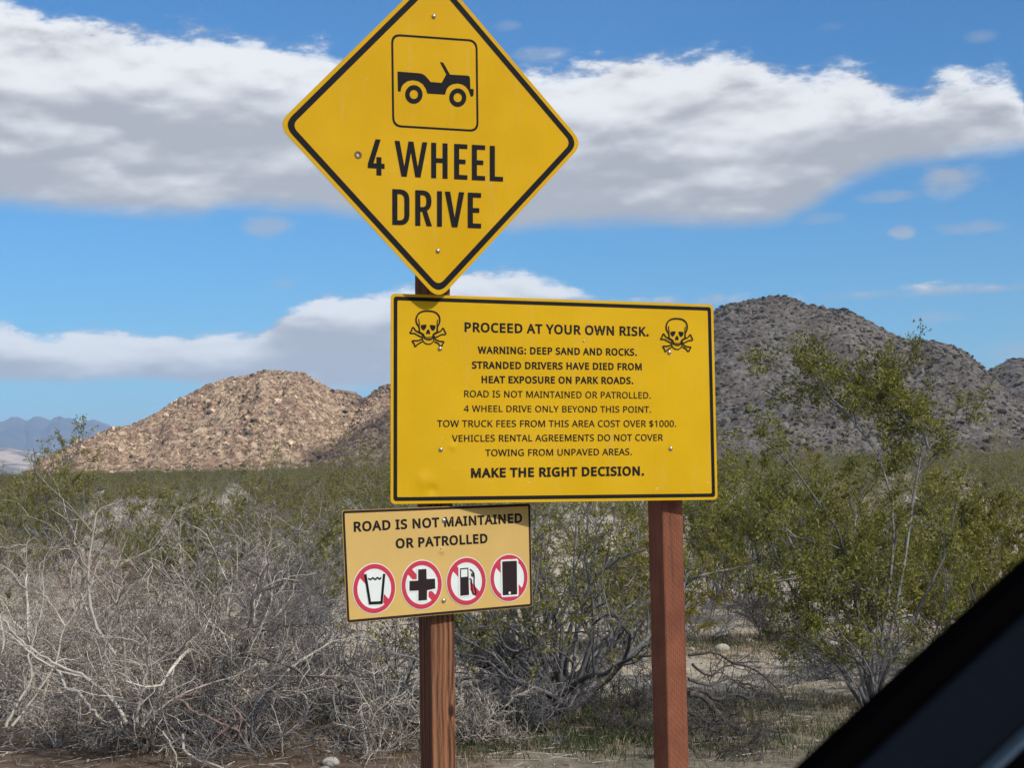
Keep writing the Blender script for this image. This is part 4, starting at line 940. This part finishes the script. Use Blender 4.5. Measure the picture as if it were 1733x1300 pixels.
# hero shrubs
def creo(seed, H, stems, sub, twig, leaves, ls, label, px=None, xy=None, mat=None, rz=0.0, **kw):
    a, b = creosote(seed, H, stems, sub, twig, leaves, ls, **kw)
    q = G(*px) if px else xy
    return plant('creosote_bush', on(q[0], q[1]), [('branches', a), ('foliage', b)], [MB_G, mat or ML], label, 'bush', rz=rz)
def laid_stems(lines, foot, mid=10.45, P=9, r0=.0145):
    A, Q = [], []
    for pts, dy, k in lines:
        ys = mid + np.linspace(0, dy, len(pts)); w = np.array([at(a, b, y) for (a, b), y in zip(pts, ys)]) - foot
        w = np.concatenate([[[0, 0, -.03]], w]) if k else w
        seg = np.concatenate([[0], np.cumsum(np.linalg.norm(np.diff(w, axis=0), axis=1))]); t = np.linspace(0, seg[-1], P)
        A.append(np.stack([np.interp(t, seg, w[:, c]) for c in range(3)], 1)); Q.append(np.linspace(r0 * (1 if k else .7), r0 * .3, P))
    return np.array(A), np.array(Q)
ft = G(1474, 1200); ft[2] = ground_z(ft[0], ft[1])
hero = laid_stems([
    ([(1452, 1160), (1400, 1110), (1369, 1080), (1340, 1050)], -.3, 1), ([(1472, 1083), (1469, 1004), (1491, 965), (1500, 900)], .1, 1),
    ([(1460, 1100), (1452, 1032), (1429, 930), (1412, 879), (1380, 845), (1360, 827), (1338, 776), (1304, 753)], -.2, 1),
    ([(1490, 1100), (1505, 1000), (1514, 901), (1506, 805), (1486, 770), (1463, 736), (1437, 702), (1412, 680), (1385, 662)], .1, 1),
    ([(1506, 1080), (1530, 960), (1543, 867), (1551, 810), (1571, 759), (1591, 735), (1622, 722)], .3, 1),
    ([(1571, 759), (1563, 731), (1548, 725), (1525, 705), (1505, 690)], .1, 0), ([(1543, 860), (1560, 760), (1556, 750), (1558, 735)], .3, 0),
    ([(1412, 879), (1400, 930), (1370, 915), (1330, 905)], -.3, 0), ([(1469, 1004), (1430, 985), (1370, 975), (1310, 985)], -.4, 0),
    ([(1440, 706), (1400, 668), (1368, 648)], .1, 0), ([(1466, 740), (1430, 694), (1392, 660)], .15, 0), ([(1540, 718), (1515, 690), (1498, 670)], .1, 0), ([(1486, 780), (1500, 740), (1520, 715)], .2, 0),
    ([(1510, 1110), (1560, 1020), (1600, 940), (1620, 850)], .4, 1), ([(1452, 1120), (1400, 1010), (1350, 940), (1320, 880)], .4, 1),
    ([(1480, 1090), (1440, 960), (1450, 860), (1470, 800)], .6, 1)], ft)
creo(21, 1.35, 9, 8, 9, 44000, .023, 'tall open creosote bush with pale branches, in front of the window pillar', px=(1474, 1200), spread=.95, laid=hero, tuft=1.8)
creo(27, 1.35, 14, 7, 9, 16000, .030, 'green creosote bush half hidden behind the dark window pillar', px=(1690, 1150), spread=.7)
creo(33, 1.35, 64, 5, 6, 12000, .024, 'many stemmed grey creosote bush between the two sign posts', px=(950, 1212), spread=1.15, low=.3, trunk=1.9, lean=(-.28, 0))
creo(39, 1.62, 14, 7, 8, 24000, .027, 'leafy creosote bush just right of the red post behind the dry branches', px=(1285, 1062), spread=.8, low=.1)
creo(41, 1.7, 13, 7, 9, 15000, .034, 'creosote bush rising behind the lower right corner of the wide yellow sign', px=(1215, 1020), spread=.6)
creo(43, 1.45, 12, 7, 8, 20000, .026, 'bright green creosote bush behind the tall open one', px=(1420, 1035), spread=.7)
creo(47, 1.45, 14, 7, 9, 15000, .036, 'rounded creosote bush at the right edge above the window pillar', px=(1700, 1000), spread=.75)
creo(49, 1.15, 12, 7, 8, 9000, .032, 'low creosote bush right of the tall open one', px=(1590, 1060), spread=.8)
creo(51, 1.25, 22, 6, 7, 9000, .028, 'thin creosote bush between the central bush and the red post', px=(1060, 1100), spread=.8)
creo(53, 2.45, 7, 8, 6, 3600, .045, 'spindly creosote bush standing against the blue mountains at far left', px=(80, 962), spread=.3, trunk=1.5)
creo(54, 2.45, 5, 8, 6, 900, .04, 'bare leggy creosote bush beside the spindly one at far left', px=(120, 962), spread=.35, trunk=1.5)
creo(57, 1.6, 14, 7, 9, 7000, .045, 'dark green creosote bush at the left edge below the mountains', px=(22, 905), spread=.75)
creo(59, 1.9, 14, 7, 9, 7000, .045, 'tall creosote bush just left of the wide yellow sign', px=(645, 905), spread=.62)

MB_T = material('brown_twigs', m_bark((0.085, 0.070, 0.060), (0.42, 0.355, 0.30), (0.08, 0.055, 0.042)), .85, .2)
def dry(seed, H, stems, sub, twig, fine, label, px, mat=None, rz=0.0, **kw):
    a, b = dry_shrub(seed, H, stems, sub, twig, fine, **kw); q = G(*px)
    return plant('dry_shrub', on(q[0], q[1]), [('branches', a), ('twigs', b)], [mat or MB_P, mat or MB_T], label, 'bush', rz=rz)
dry(61, .98, 36, 8, 7, 3, 'big pale leafless shrub sprawling over the lower left, nearest the brown soil', (300, 1238), thick=1.45)
dry(63, .88, 26, 7, 6, 3, 'pale leafless shrub at the left edge of the photo', (40, 1215), thick=1.4)
dry(65, .75, 24, 8, 6, 3, 'grey leafless shrub left of the weathered post', (600, 1225), MB_G, thick=1.1)
dry(67, .85, 22, 8, 6, 2, 'tangled grey shrub behind the dark dead branch', (470, 1140), MB_G, thick=1.1)
dry(69, .8, 22, 7, 6, 2, 'brownish dry shrub in the middle of the left scrub', (215, 1075), MB_R, thick=.8)
dry(71, .75, 20, 7, 6, 2, 'grey dry shrub behind the left leafless ones', (385, 1035), thick=.8)
dry(73, .75, 20, 7, 6, 2, 'grey dry shrub left of the tan sign', (545, 1030), MB_G, thick=.8)
dry(75, .8, 20, 7, 6, 2, 'pale dry shrub at far left behind the others', (60, 1040), thick=.8)
dry(77, .32, 22, 8, 6, 2, 'small tuft of dry twigs at the foot of the weathered post', (800, 1262), thick=.6)
dry(79, .36, 16, 6, 5, 1, 'dark tangle of dry twigs at the foot of the red post', (1200, 1288), MB_D, thick=.9, spread=1.4)
dry(81, .6, 14, 5, 5, 1, 'grey dry shrub behind the red post', (1190, 1085), MB_G, thick=1.3, spread=1.3)
dry(83, 1.25, 5, 6, 6, 2, 'white bare twiggy shrub standing above the left scrub', (305, 985), thick=.9, spread=.6)
dry(85, .5, 18, 7, 6, 2, 'low dry shrub under the central creosote bush', (870, 1235), MB_G, thick=.7)

dry(101, .42, 20, 7, 6, 2, 'low sprawl of pale twigs on the brown soil at far left', (105, 1262), thick=1.6, spread=1.45)
dry(103, .40, 20, 7, 6, 2, 'low sprawl of pale twigs on the brown soil under the big pale shrub', (255, 1268), thick=1.6, spread=1.45)
dry(105, .45, 22, 7, 6, 2, 'low sprawl of grey twigs on the brown soil below the dark dead bough', (430, 1268), MB_G, thick=1.6, spread=1.45)
dry(107, .42, 22, 7, 6, 2, 'low sprawl of grey twigs left of the foot of the weathered post', (640, 1275), thick=1.3, spread=1.4)
dry(109, .7, 22, 6, 6, 3, 'pale leafless shrub between the big one and the left edge', (165, 1190), thick=1.8)
dry(111, .38, 18, 6, 6, 2, 'small dark twiggy tangle just left of the foot of the red post', (1072, 1245), MB_D, thick=1.0, spread=1.4)
dry(113, .62, 20, 6, 6, 2, 'dark leafless shrub on the far side of the sandy clearing', (1300, 1085), MB_D, thick=1.2)
dry(115, .5, 18, 6, 6, 2, 'grey twiggy shrub at the foot of the tall open creosote bush', (1390, 1150), MB_G, thick=1.0)
creo(117, 1.3, 12, 7, 8, 16000, .026, 'creosote bush between the tall open one and the window pillar', px=(1610, 1120), spread=.85)
creo(119, 1.1, 12, 7, 8, 10000, .026, 'low creosote bush against the left side of the red post', px=(1120, 1120), spread=.85)
# hand laid dead branches
def limb(name, label, paths, mat, Ydepth, twigs=4, seed=1, dz=0.0):
    """paths: list of (pixel polyline, Y offset start, end, radius start, end); joined as one bough"""
    r = np.random.default_rng(seed); parts = []; org = None
    for pts, ya, yb, ra, rb in paths:
        P_ = len(pts); ys = np.linspace(Ydepth + ya, Ydepth + yb, P_)
        w = np.array([at(a, b, y) for (a, b), y in zip(pts, ys)]); w[:, 2] += dz
        w = np.array(smooth_line(list(w), 4)); w[1:-1] += r.normal(0, .004, (len(w) - 2, 3))
        if org is None: org = w[0].copy()
        w = (w - org)[None]; q_ = np.linspace(ra, rb, w.shape[1])[None]
        parts.append(tube(w, q_, 7, r.uniform(.3, .9, 1)))
        s1, d1, rr, _ = kids(r, w, q_, twigs, .25, 1.0, .5, 1.1, .1)
        if len(s1):
            p1, q1 = grow(r, s1, d1, r.uniform(.08, .28, len(s1)), rr * .5, rr * .2, 7, .25, 0, .4); parts.append(tube(p1, q1, 4, r.uniform(.2, .9, len(s1))))
            s2, d2, rr2, _ = kids(r, p1, q1, 3, .3, 1, .5, 1.1); p2, q2 = grow(r, s2, d2, r.uniform(.04, .14, len(s2)), np.maximum(rr2 * .6, .001), np.full(len(s2), .0008), 5, .3)
            parts.append(tube(p2, q2, 3, r.uniform(.2, .9, len(s2))))
    o = link(name, join_tubes(name, parts), mat, None, tuple(org))
    return tag(o, label, 'branch')
limb('dead_branch', 'thick dark dead bough rising out of the left scrub', [
    ([(328, 1200), (352, 1175), (380, 1140), (413, 1108), (424, 1062), (430, 1010), (440, 990), (446, 968), (455, 956)], 0, .25, .014, .006),
    ([(415, 1108), (455, 1118), (490, 1130), (520, 1146), (560, 1148), (600, 1166)], .08, -.1, .008, .003),
    ([(432, 1005), (450, 1000), (475, 990), (482, 972), (492, 968)], .2, .3, .006, .003),
    ([(425, 1062), (460, 1068), (490, 1060), (515, 1062)], .14, .2, .006, .003),
    ([(350, 1178), (330, 1150), (322, 1130), (300, 1118)], .02, .15, .005, .002)], MB_D, 9.15, 6, 91)
limb('dead_branch', 'reddish curved dead branch near the ground in the left scrub', [([(276, 1180), (310, 1188), (330, 1207), (365, 1220), (390, 1232), (408, 1240)], 0, -.1, .008, .007), ([(300, 1182), (325, 1172), (345, 1150)], .05, .15, .005, .003)], MB_R, 9.0, 3, 92)
limb('dead_branch', 'stout broken branch leaning at the bottom of the left scrub', [([(356, 1280), (362, 1255), (378, 1238), (400, 1222), (410, 1216)], 0, -.15, .012, .008), ([(395, 1196), (408, 1215), (422, 1232)], -.15, -.15, .007, .006)], MB_R, 8.9, 1, 93)
limb('dead_branch', 'pale forked dead branch lying at the bottom of the left scrub', [([(308, 1243), (312, 1268), (330, 1285), (355, 1293), (400, 1312)], 0, -.1, .009, .006), ([(312, 1243), (285, 1262), (262, 1273)], 0, 0, .006, .004), ([(275, 1238), (290, 1262), (300, 1285), (305, 1296)], 0, -.05, .006, .004)], MB_P, 8.8, 3, 94)
limb('dead_branch', 'sinuous bone coloured branch across the left shrub', [([(100, 1138), (112, 1165), (135, 1174), (150, 1195), (168, 1215)], .1, -.05, .008, .007), ([(0, 1065), (35, 1090), (62, 1112), (100, 1135), (150, 1150), (165, 1160)], .2, .05, .005, .007), ([(130, 1062), (170, 1078), (200, 1082), (232, 1086), (243, 1120)], .2, .2, .003, .006), ([(168, 1215), (190, 1228), (200, 1240)], -.05, 0, .007, .004)], MB_P, 8.9, 7, 95)
limb('dead_branch', 'pale grey stems fanning up from the middle of the left scrub', [
    ([(232, 1225), (235, 1190), (245, 1150), (250, 1118), (256, 1080), (258, 1050)], 0, .2, .010, .004), ([(228, 1228), (238, 1180), (252, 1130), (280, 1112), (310, 1095), (335, 1072), (352, 1055)], 0, .25, .009, .003),
    ([(222, 1228), (205, 1180), (190, 1140), (178, 1100), (182, 1072)], .1, .3, .008, .003), ([(215, 1226), (190, 1185), (150, 1150), (100, 1128), (60, 1102), (30, 1080), (5, 1050)], 0, .2, .011, .004),
    ([(240, 1228), (262, 1190), (275, 1170), (277, 1150)], -.05, -.1, .007, .004), ([(240, 1232), (270, 1200), (330, 1165), (400, 1145), (440, 1120)], .05, .3, .008, .003)], MB_P, 8.85, 9, 121)
limb('dead_branch', 'pale forked stems at the left edge of the scrub', [
    ([(10, 1232), (30, 1190), (52, 1150), (50, 1110), (62, 1060), (75, 1010), (70, 970)], .1, .4, .009, .003), ([(20, 1230), (60, 1180), (95, 1120), (110, 1060), (150, 1000), (168, 950)], .1, .5, .009, .003),
    ([(0, 1200), (-20, 1150), (5, 1100), (0, 1040)], 0, .2, .009, .004), ([(110, 1060), (85, 1020), (60, 1000)], .4, .45, .005, .003)], MB_P, 9.1, 9, 123)
limb('dead_branch', 'dark dead boughs sprawling over the sand right of the red post', [
    ([(1165, 1175), (1190, 1180), (1206, 1200), (1225, 1218), (1262, 1240), (1290, 1236), (1350, 1245), (1402, 1256)], 0, .1, .020, .007),
    ([(1168, 1178), (1185, 1168), (1215, 1185), (1240, 1175), (1272, 1182), (1272, 1160), (1250, 1158)], 0, .3, .012, .006),
    ([(1165, 1110), (1210, 1105), (1235, 1120), (1290, 1140), (1330, 1190)], .3, .4, .009, .004),
    ([(1172, 1125), (1200, 1145), (1225, 1130), (1270, 1120)], .3, .6, .009, .005),
    ([(1165, 1205), (1195, 1222), (1240, 1228), (1275, 1262), (1330, 1275)], -.1, -.2, .014, .005), ([(1165, 1150), (1200, 1160), (1235, 1150), (1260, 1165), (1300, 1170)], .1, .3, .010, .004),
    ([(1172, 1240), (1182, 1262), (1180, 1300)], -.2, -.4, .012, .008), ([(1165, 1165), (1205, 1190), (1210, 1215), (1200, 1230)], .1, 0, .008, .005),
    ([(1168, 1232), (1200, 1235), (1230, 1250), (1245, 1290)], -.1, -.3, .009, .004),
    ([(1170, 1190), (1190, 1215), (1196, 1250), (1215, 1280)], 0, -.2, .007, .004)], MB_D, 9.6, 9, 96)
limb('dead_branch', 'pale fallen bough with drooping ends right of the central bush', [
    ([(985, 1150), (1012, 1122), (1045, 1085), (1058, 1062), (1072, 1068), (1080, 1100), (1083, 1125)], 0, -.3, .012, .004),
    ([(1050, 1068), (1062, 1064), (1070, 1080), (1066, 1108), (1072, 1125)], -.2, -.3, .005, .003),
    ([(1015, 1040), (1024, 1052), (1018, 1085), (1014, 1115), (995, 1120)], -.1, -.2, .006, .004)], MB_G, 10.6, 3, 97)
limb('dead_branch', 'long grey branch drooping to the grass below the central bush', [
    ([(930, 1140), (945, 1165), (960, 1200), (978, 1225), (990, 1250), (992, 1275), (996, 1292)], 0, -.5, .010, .005),
    ([(842, 1222), (872, 1245), (905, 1268), (930, 1302)], -.3, -.5, .004, .004),
    ([(966, 1268), (1000, 1276), (1036, 1292)], -.5, -.6, .005, .004)], MB_G, 10.5, 2, 98)
limb('dead_branch', 'thick grey limbs leaning left from the central bush', [
    ([(915, 1175), (880, 1150), (840, 1125), (800, 1090), (775, 1075)], 0, -.2, .020, .010),
    ([(925, 1180), (890, 1130), (870, 1095), (850, 1080), (800, 1065), (770, 1062)], .1, 0, .014, .007),
    ([(812, 1200), (835, 1170), (855, 1145), (862, 1120), (895, 1108)], -.3, -.2, .013, .010),
    ([(775, 1170), (810, 1160), (840, 1152), (852, 1140)], -.3, -.2, .010, .008),
    ([(945, 1205), (925, 1150), (905, 1110), (870, 1050), (850, 1000)], .1, 0, .016, .006), ([(952, 1205), (950, 1150), (965, 1100), (985, 1040), (990, 960)], .1, .3, .018, .006), ([(958, 1205), (985, 1150), (1020, 1100), (1050, 1060)], 0, .2, .018, .008)], MB_G, 10.35, 5, 99)

# plain: prototypes then copies
def proto_c(seed, **kw):
    a, b = creosote(seed, **kw); return a, b
CRE = [proto_c(201, H=1.7, stems=12, sub=6, twig=6, leaves=6000, lsize=.034, spread=.85, S0=4), proto_c(202, H=1.6, stems=14, sub=6, twig=6, leaves=6500, lsize=.034, spread=1.0, S0=4),
       proto_c(203, H=1.9, stems=10, sub=6, twig=6, leaves=4500, lsize=.034, spread=.7, S0=4), proto_c(204, H=1.45, stems=14, sub=5, twig=6, leaves=5500, lsize=.036, spread=1.1, S0=4)]
DRY = [dry_shrub(301, .95, 16, 6, 5, 3, S0=4), dry_shrub(302, .8, 18, 6, 5, 3, spread=1.3, S0=4)]
protos = []
for k, (a, b) in enumerate(CRE): protos.append(plant('creosote_bush', (0, 0, 0), [('branches', a), ('foliage', b)], [MB_G, MLO], 'x', 'bush'))
for k, (a, b) in enumerate(DRY): protos.append(plant('dry_shrub', (0, 0, 0), [('branches', a), ('twigs', b)], [MB_P if k else MB_G, MB_P], 'x', 'bush'))
r = np.random.default_rng(77)
cand = []
while len(cand) < 5200:
    y = math.sqrt(r.uniform(13.0 ** 2, 395.0 ** 2)); x = r.uniform(-.36, .36) * y + r.uniform(-3, 3)
    cand.append((x, y))
cand = np.array(cand)
# bare sand: the wash on the right, the clearing behind the centre; and keep hero bushes clear
X_, Y_ = cand[:, 0], cand[:, 1]
bare = ((Y_ < 17.5) & (X_ > -.2)) | ((Y_ < 14.2)) | ((Y_ < 60) & (fbm(X_ / 5, Y_ / 6, 9.9, 2) > .08)) | (fbm(X_ / 12, Y_ / 20, 5.5, 3) > .22)
cand = cand[~bare]
extra = []
for k in range(150):       # the belt of bushes close behind
    y = r.uniform(14.5, 48); x = r.uniform(-.34, .36) * y
    if (x > -.5 and y < 17) or (abs(x - .2) < .9 and y < 24): continue
    if fbm(np.array(x / 4), np.array(y / 4), 2.9, 2) > .2: continue
    extra.append((x, y))
cand = np.concatenate([np.array(extra), cand]); cand = cand[np.argsort(cand[:, 1])]
place = [cand[0]]
for c in cand[1:]:
    if all((c[0] - q_[0]) ** 2 + (c[1] - q_[1]) ** 2 > (1.0 if c[1] < 60 else .5) for q_ in place[-60:]): place.append(c)
place = np.array(place); near, farp = place[:330], place[330:]
first = [True] * 6
cnt = [0, 0]
SIDES = lambda x, y: 'left of the signs' if x < -.11 * y else ('right of the signs' if x > .12 * y else 'behind the signs')
for x, y in near:
    pdry = .30 if y < 40 else .16
    isd = r.random() < pdry and cnt[1] < 290; k = int(r.integers(4, 6)) if isd else int(r.integers(0, 4))
    if isd: lab = ('grey leafless shrub ' + ('in the middle distance ' if y < 45 else 'far out on the plain ') + SIDES(x, y)); grp = 'dry shrubs ' + SIDES(x, y)
    else: lab = ('olive green creosote bush ' + ('in the middle distance ' if y < 45 else 'far out on the plain ') + SIDES(x, y)); grp = 'creosote bushes ' + SIDES(x, y)
    cnt[isd] += 1
    o = protos[k] if first[k] else copy_tree(protos[k])
    first[k] = False
    s_ = r.uniform(.6, 1.12) 
    o.location = on(x, y); o.rotation_euler = (0, 0, r.uniform(0, 6.28)); o.scale = (s_, s_, s_ * r.uniform(.85, 1.1))
    o['label'] = lab; o['group'] = grp + (' in the middle distance' if y < 45 else ' far out')

def scatter_gn(name, pts, sources, label, cat, smin, smax, seed):
    me = bpy.data.meshes.new(name); z = ground_z(pts[:, 0], pts[:, 1])
    me.from_pydata(np.stack([pts[:, 0], pts[:, 1], z], 1).tolist(), [], [])
    o = link(name, me); tag(o, label, cat, kind='stuff')
    ng = bpy.data.node_groups.new(name, 'GeometryNodeTree')
    ng.interface.new_socket('Geometry', in_out='INPUT', socket_type='NodeSocketGeometry'); ng.interface.new_socket('Geometry', in_out='OUTPUT', socket_type='NodeSocketGeometry')
    N = ng.nodes; L = ng.links; gi, go = N.new('NodeGroupInput'), N.new('NodeGroupOutput')
    jn = N.new('GeometryNodeJoinGeometry')
    for s_ in sources:
        oi = N.new('GeometryNodeObjectInfo'); oi.inputs[0].default_value = s_; oi.inputs['As Instance'].default_value = True; L.new(oi.outputs['Geometry'], jn.inputs[0])
    ip = N.new('GeometryNodeInstanceOnPoints'); L.new(gi.outputs[0], ip.inputs['Points']); L.new(jn.outputs[0], ip.inputs['Instance'])
    rv = N.new('FunctionNodeRandomValue'); rv.data_type = 'FLOAT_VECTOR'; rv.inputs[0].default_value = (0, 0, 0); rv.inputs[1].default_value = (0, 0, 6.28); rv.inputs['Seed'].default_value = seed
    L.new(rv.outputs[0], ip.inputs['Rotation'])
    rs = N.new('FunctionNodeRandomValue'); rs.data_type = 'FLOAT'; rs.inputs[2].default_value = smin; rs.inputs[3].default_value = smax; rs.inputs['Seed'].default_value = seed + 1
    L.new(rs.outputs[1], ip.inputs['Scale']); L.new(ip.outputs[0], go.inputs[0])
    md = o.modifiers.new('scatter', 'NODES'); md.node_group = ng
    return o
kk = r.random(len(farp))
for k in range(4):
    sel = (kk >= k * .225) & (kk < (k + 1) * .225)
    scatter_gn('creosote_scrub', farp[sel], list(protos[k].children), ['greyish green creosote scrub thinning out towards the hills', 'olive creosote scrub spread over the far plain', 'dark creosote scrub spread over the far plain', 'low creosote scrub spread over the far plain'][k], 'scrub', .5, 1.2, 10 + k)
scatter_gn('dry_scrub', farp[kk >= .9], list(protos[4].children), 'grey leafless scrub mixed into the far plain', 'scrub', .8, 1.2, 31)

# ------------------------------------------------------------------ stones, pebbles, grass, litter
MST = tintmat('pale_stone', (0.34, 0.31, 0.26), (0.62, 0.58, 0.50), .9, 9.0)
IV2, IF2 = ico(3)
def stone(px, py, w, label, seed):
    q = G(px, py); n = .22 * fbm(IV2[:, 0] * 1.3 + seed, IV2[:, 1] * 1.3, IV2[:, 2] * 1.3, 3)
    v = IV2 * (1 + n)[:, None] * np.array([1, .8, .62]) * w / 2
    o = link('stone', mesh_np('stone', v, [IF2], True, np.full(len(v), .9)), MST, None, (q[0], q[1], q[2] + w * .17))
    return tag(o, label, 'stone')
stone(1222, 1102, .125, 'larger pale stone in the grass right of the red post', 1)
stone(1268, 1088, .075, 'smaller pale stone right of the larger one', 2)
stone(1410, 1094, .09, 'pale stone behind the stems of the tall creosote bush', 3)
stone(1098, 1172, .16, 'pale stone just left of the red post', 4)
stone(560, 1296, .09, 'pale stone at the bottom edge left of the weathered post', 5)
rg = np.random.default_rng(303)
n = 15000; y = rg.uniform(8.0, 20.0, n); x = rg.uniform(-.34, .36, n) * y; kp = ((y > 11.5) & (x > -1)) | (rg.random(n) < .10); x, y = x[kp], y[kp]; n = len(x)
s_ = np.clip(rg.lognormal(-4.75, .5, n), .004, .035)
p = np.stack([x, y, ground_z(x, y) + s_ * .2], 1)
tag(scatter_lumps('pebbles', p, s_, MST, rg, (1, .85, .6), .25), 'pale pebbles and gravel scattered over the sand', 'gravel', kind='stuff')
def blades(name, regions, h0, h1, mat, seed, label, cat):
    r = np.random.default_rng(seed); P_ = []
    for (cx_, cy_, rx, ry, n) in regions:
        q = r.normal(0, .5, (n, 2)) * (rx, ry) + (cx_, cy_); k = fbm(q[:, 0] * 2.5, q[:, 1] * 2.5, seed, 2) > -.12; P_.append(q[k])
    q = np.concatenate(P_); n = len(q); b = np.stack([q[:, 0], q[:, 1], ground_z(q[:, 0], q[:, 1]) - .005], 1)
    h = r.uniform(h0, h1, n)[:, None]; a = r.uniform(0, 6.28, n); sd = np.stack([np.cos(a), np.sin(a), 0 * a], 1) * .0028
    ln = r.normal(0, .38, (n, 3)); ln[:, 2] = 1; ln = nrm(ln)
    m1 = b + ln * h * .6; l2 = ln.copy(); l2[:, :2] *= 2.0; tp_ = m1 + nrm(l2) * h * .45
    V_ = np.stack([b - sd, b + sd, m1 + sd * .7, m1 - sd * .7, tp_], 1).reshape(-1, 3); i = np.arange(n)[:, None] * 5
    t = np.repeat(r.random(n), 5)
    return tag(link(name, mesh_np(name, V_, [i + np.array([[0, 1, 2, 3]]), i + np.array([[3, 2, 4]])], False, t), mat), label, cat, kind='stuff')
MGR = material('green_grass', m_leaf((0.022, 0.045, 0.012), (0.055, 0.085, 0.028), (0.16, 0.15, 0.07)), .6, .3)
MGD = tintmat('dry_grass', (0.16, 0.12, 0.07), (0.38, 0.32, 0.21), .9)
blades('green_grass', [(.15, 10.9, 2.0, 1.5, 6000), (-.35, 10.2, 1.0, .9, 4500), (.75, 10.0, 1.2, .8, 2500), (1.7, 14.8, 2.0, .8, 5000), (1.5, 9.4, 1.2, .5, 1500), (.3, 9.3, 1.2, .4, 2500), (.0, 10.4, 1.2, .8, 5000)], .02, .085, MGR, 5, 'green grass growing at the feet of the bushes', 'grass')
blades('dry_grass', [(.5, 9.7, 2.6, 1.0, 9000), (2.2, 10.6, 1.6, 1.0, 6000), (2.0, 14.6, 3.5, 1.5, 9000), (-1.2, 13.5, 5.0, 4.0, 9000), (3.0, 13.0, 2.0, 2.5, 5000)], .015, .07, MGD, 6, 'short dry grass and litter on the sand', 'grass')
# fallen twigs on the soil
n = 1500; y = rg.uniform(8.3, 13, n); x = rg.uniform(-.34, .30, n) * y; st = np.stack([x, y, ground_z(x, y) + .006], 1); a = rg.uniform(0, 6.28, n)
pp, qq = grow(rg, st, np.stack([np.cos(a), np.sin(a), 0 * a], 1), rg.uniform(.05, .28, n), rg.uniform(.0012, .004, n), np.full(n, .0009), 6, .18)
pp[:, :, 2] = ground_z(pp[:, :, 0], pp[:, :, 1]) + .006 + rg.uniform(0, .012, n)[:, None]
tag(link('fallen_twigs', join_tubes('fallen_twigs', [tube(pp, qq, 4, rg.uniform(0, 1, n))]), MB_P), 'loose dead twigs littering the soil', 'twigs', kind='stuff')

# ------------------------------------------------------------------ the car the photo was taken from: lower front corner of its side window
def m_plain(c, rough, spec=.4):
    def fn(nb, b):
        n = nb.noise(nb.obj, 180.0, 3, .6)
        nb.put(b.inputs['Base Color'], nb.mix(nb.mul(n, .5), c, tuple(x * 1.6 for x in c))); nb.put(b.inputs['Normal'], nb.bump(n, .15, .001))
    return material('trim', fn, rough, spec)
M_SEAL = m_plain((0.0018, 0.0018, 0.002), .95, .0); M_SEAL.name = 'black_rubber'
M_PAN = m_plain((0.0055, 0.0075, 0.0125), .9, .05); M_PAN.name = 'navy_trim'
M_STR = m_plain((0.05, 0.08, 0.115), .5, .4); M_STR.name = 'highlight_trim'  # lighter blue-grey holds the highlight along the strip
carE = empty('car', tuple(at(1600, 1200, .62)))
tag(carE, 'dark window pillar of the car the viewer sits in, blurred across the lower right corner', 'car')
ori = np.array(carE.location)
e1, e2 = at(1380, 1304, .62), at(1742, 972, .62); ex = (e2 - e1) / np.linalg.norm(e2 - e1)
vn = np.array([0, -1.0, 0]); ey = np.cross(ex, vn); ey /= np.linalg.norm(ey)
if ey[2] > 0: ey = -ey                       # ey points down-right, into the car body
pxm = .62 / 2800
def bar(name, d0, d1, yf, yb, mat, r=.3):
    """long moulding parallel to the window edge between distances d0 and d1 (in the plane), front face yf, back yb, rounded lips"""
    prof = []; n = 6; w = d1 - d0; rr = min(w, yb - yf) * r
    cs = [(d0 + rr, yf + rr, math.pi, 1.5 * math.pi), (d1 - rr, yf + rr, 1.5 * math.pi, 2 * math.pi), (d1 - rr, yb - rr, 0, .5 * math.pi), (d0 + rr, yb - rr, .5 * math.pi, math.pi)]
    for cx_, cy_, a0, a1 in cs:
        for t in np.linspace(a0, a1, n): prof.append((cx_ + rr * math.cos(t), cy_ + rr * math.sin(t)))
    V_ = []; K = 24
    for s_ in np.linspace(-.18, .34, K):
        bend = .35 * (s_ - .06) ** 2
        for a, b in prof: V_.append(e1 + ex * s_ + ey * (a + bend * 0.25) + np.array([0, 1.0, 0]) * b - ori)
    m_ = len(prof); a = np.arange((K - 1) * m_); b = (a // m_) * m_ + (a % m_ + 1) % m_
    me = mesh_np(name, np.array(V_), [np.stack([a, b, b + m_, a + m_], 1), np.arange(m_)[None], np.arange((K - 1) * m_, K * m_)[None]], True)
    return link(name, me, mat, carE)
bar('window_seal', 0, 47 * pxm, 0, .03, M_SEAL, .45)
bar('pillar_panel', 44 * pxm, 178 * pxm, -.004, .035, M_PAN, .1)
bar('trim_strip', 180 * pxm, 190 * pxm, -.012, .03, M_STR, .45)
bar('door_top', 192 * pxm, 520 * pxm, -.010, .035, M_SEAL, .1)

# ------------------------------------------------------------------ air
hb = bmesh.new(); bmesh.ops.create_cube(hb, size=1.0); hm = bpy.data.meshes.new('haze')
for v in hb.verts: v.co = Vector((v.co.x * 24000, v.co.y * 24000, -3.0 + (v.co.z + .5) * 273.0))
hb.to_mesh(hm); hb.free()
hz_ = bpy.data.materials.new('haze'); hz_.use_nodes = True; t_ = hz_.node_tree; t_.nodes.clear()
pv = t_.nodes.new('ShaderNodeVolumePrincipled'); ho = t_.nodes.new('ShaderNodeOutputMaterial'); t_.links.new(pv.outputs[0], ho.inputs['Volume'])
pv.inputs['Color'].default_value = (.50, .70, 1.0, 1); pv.inputs['Density'].default_value = 1.7e-4; pv.inputs['Anisotropy'].default_value = .1
tag(link('haze', hm, hz_), 'thin blue air over the plain', 'haze', kind='stuff')
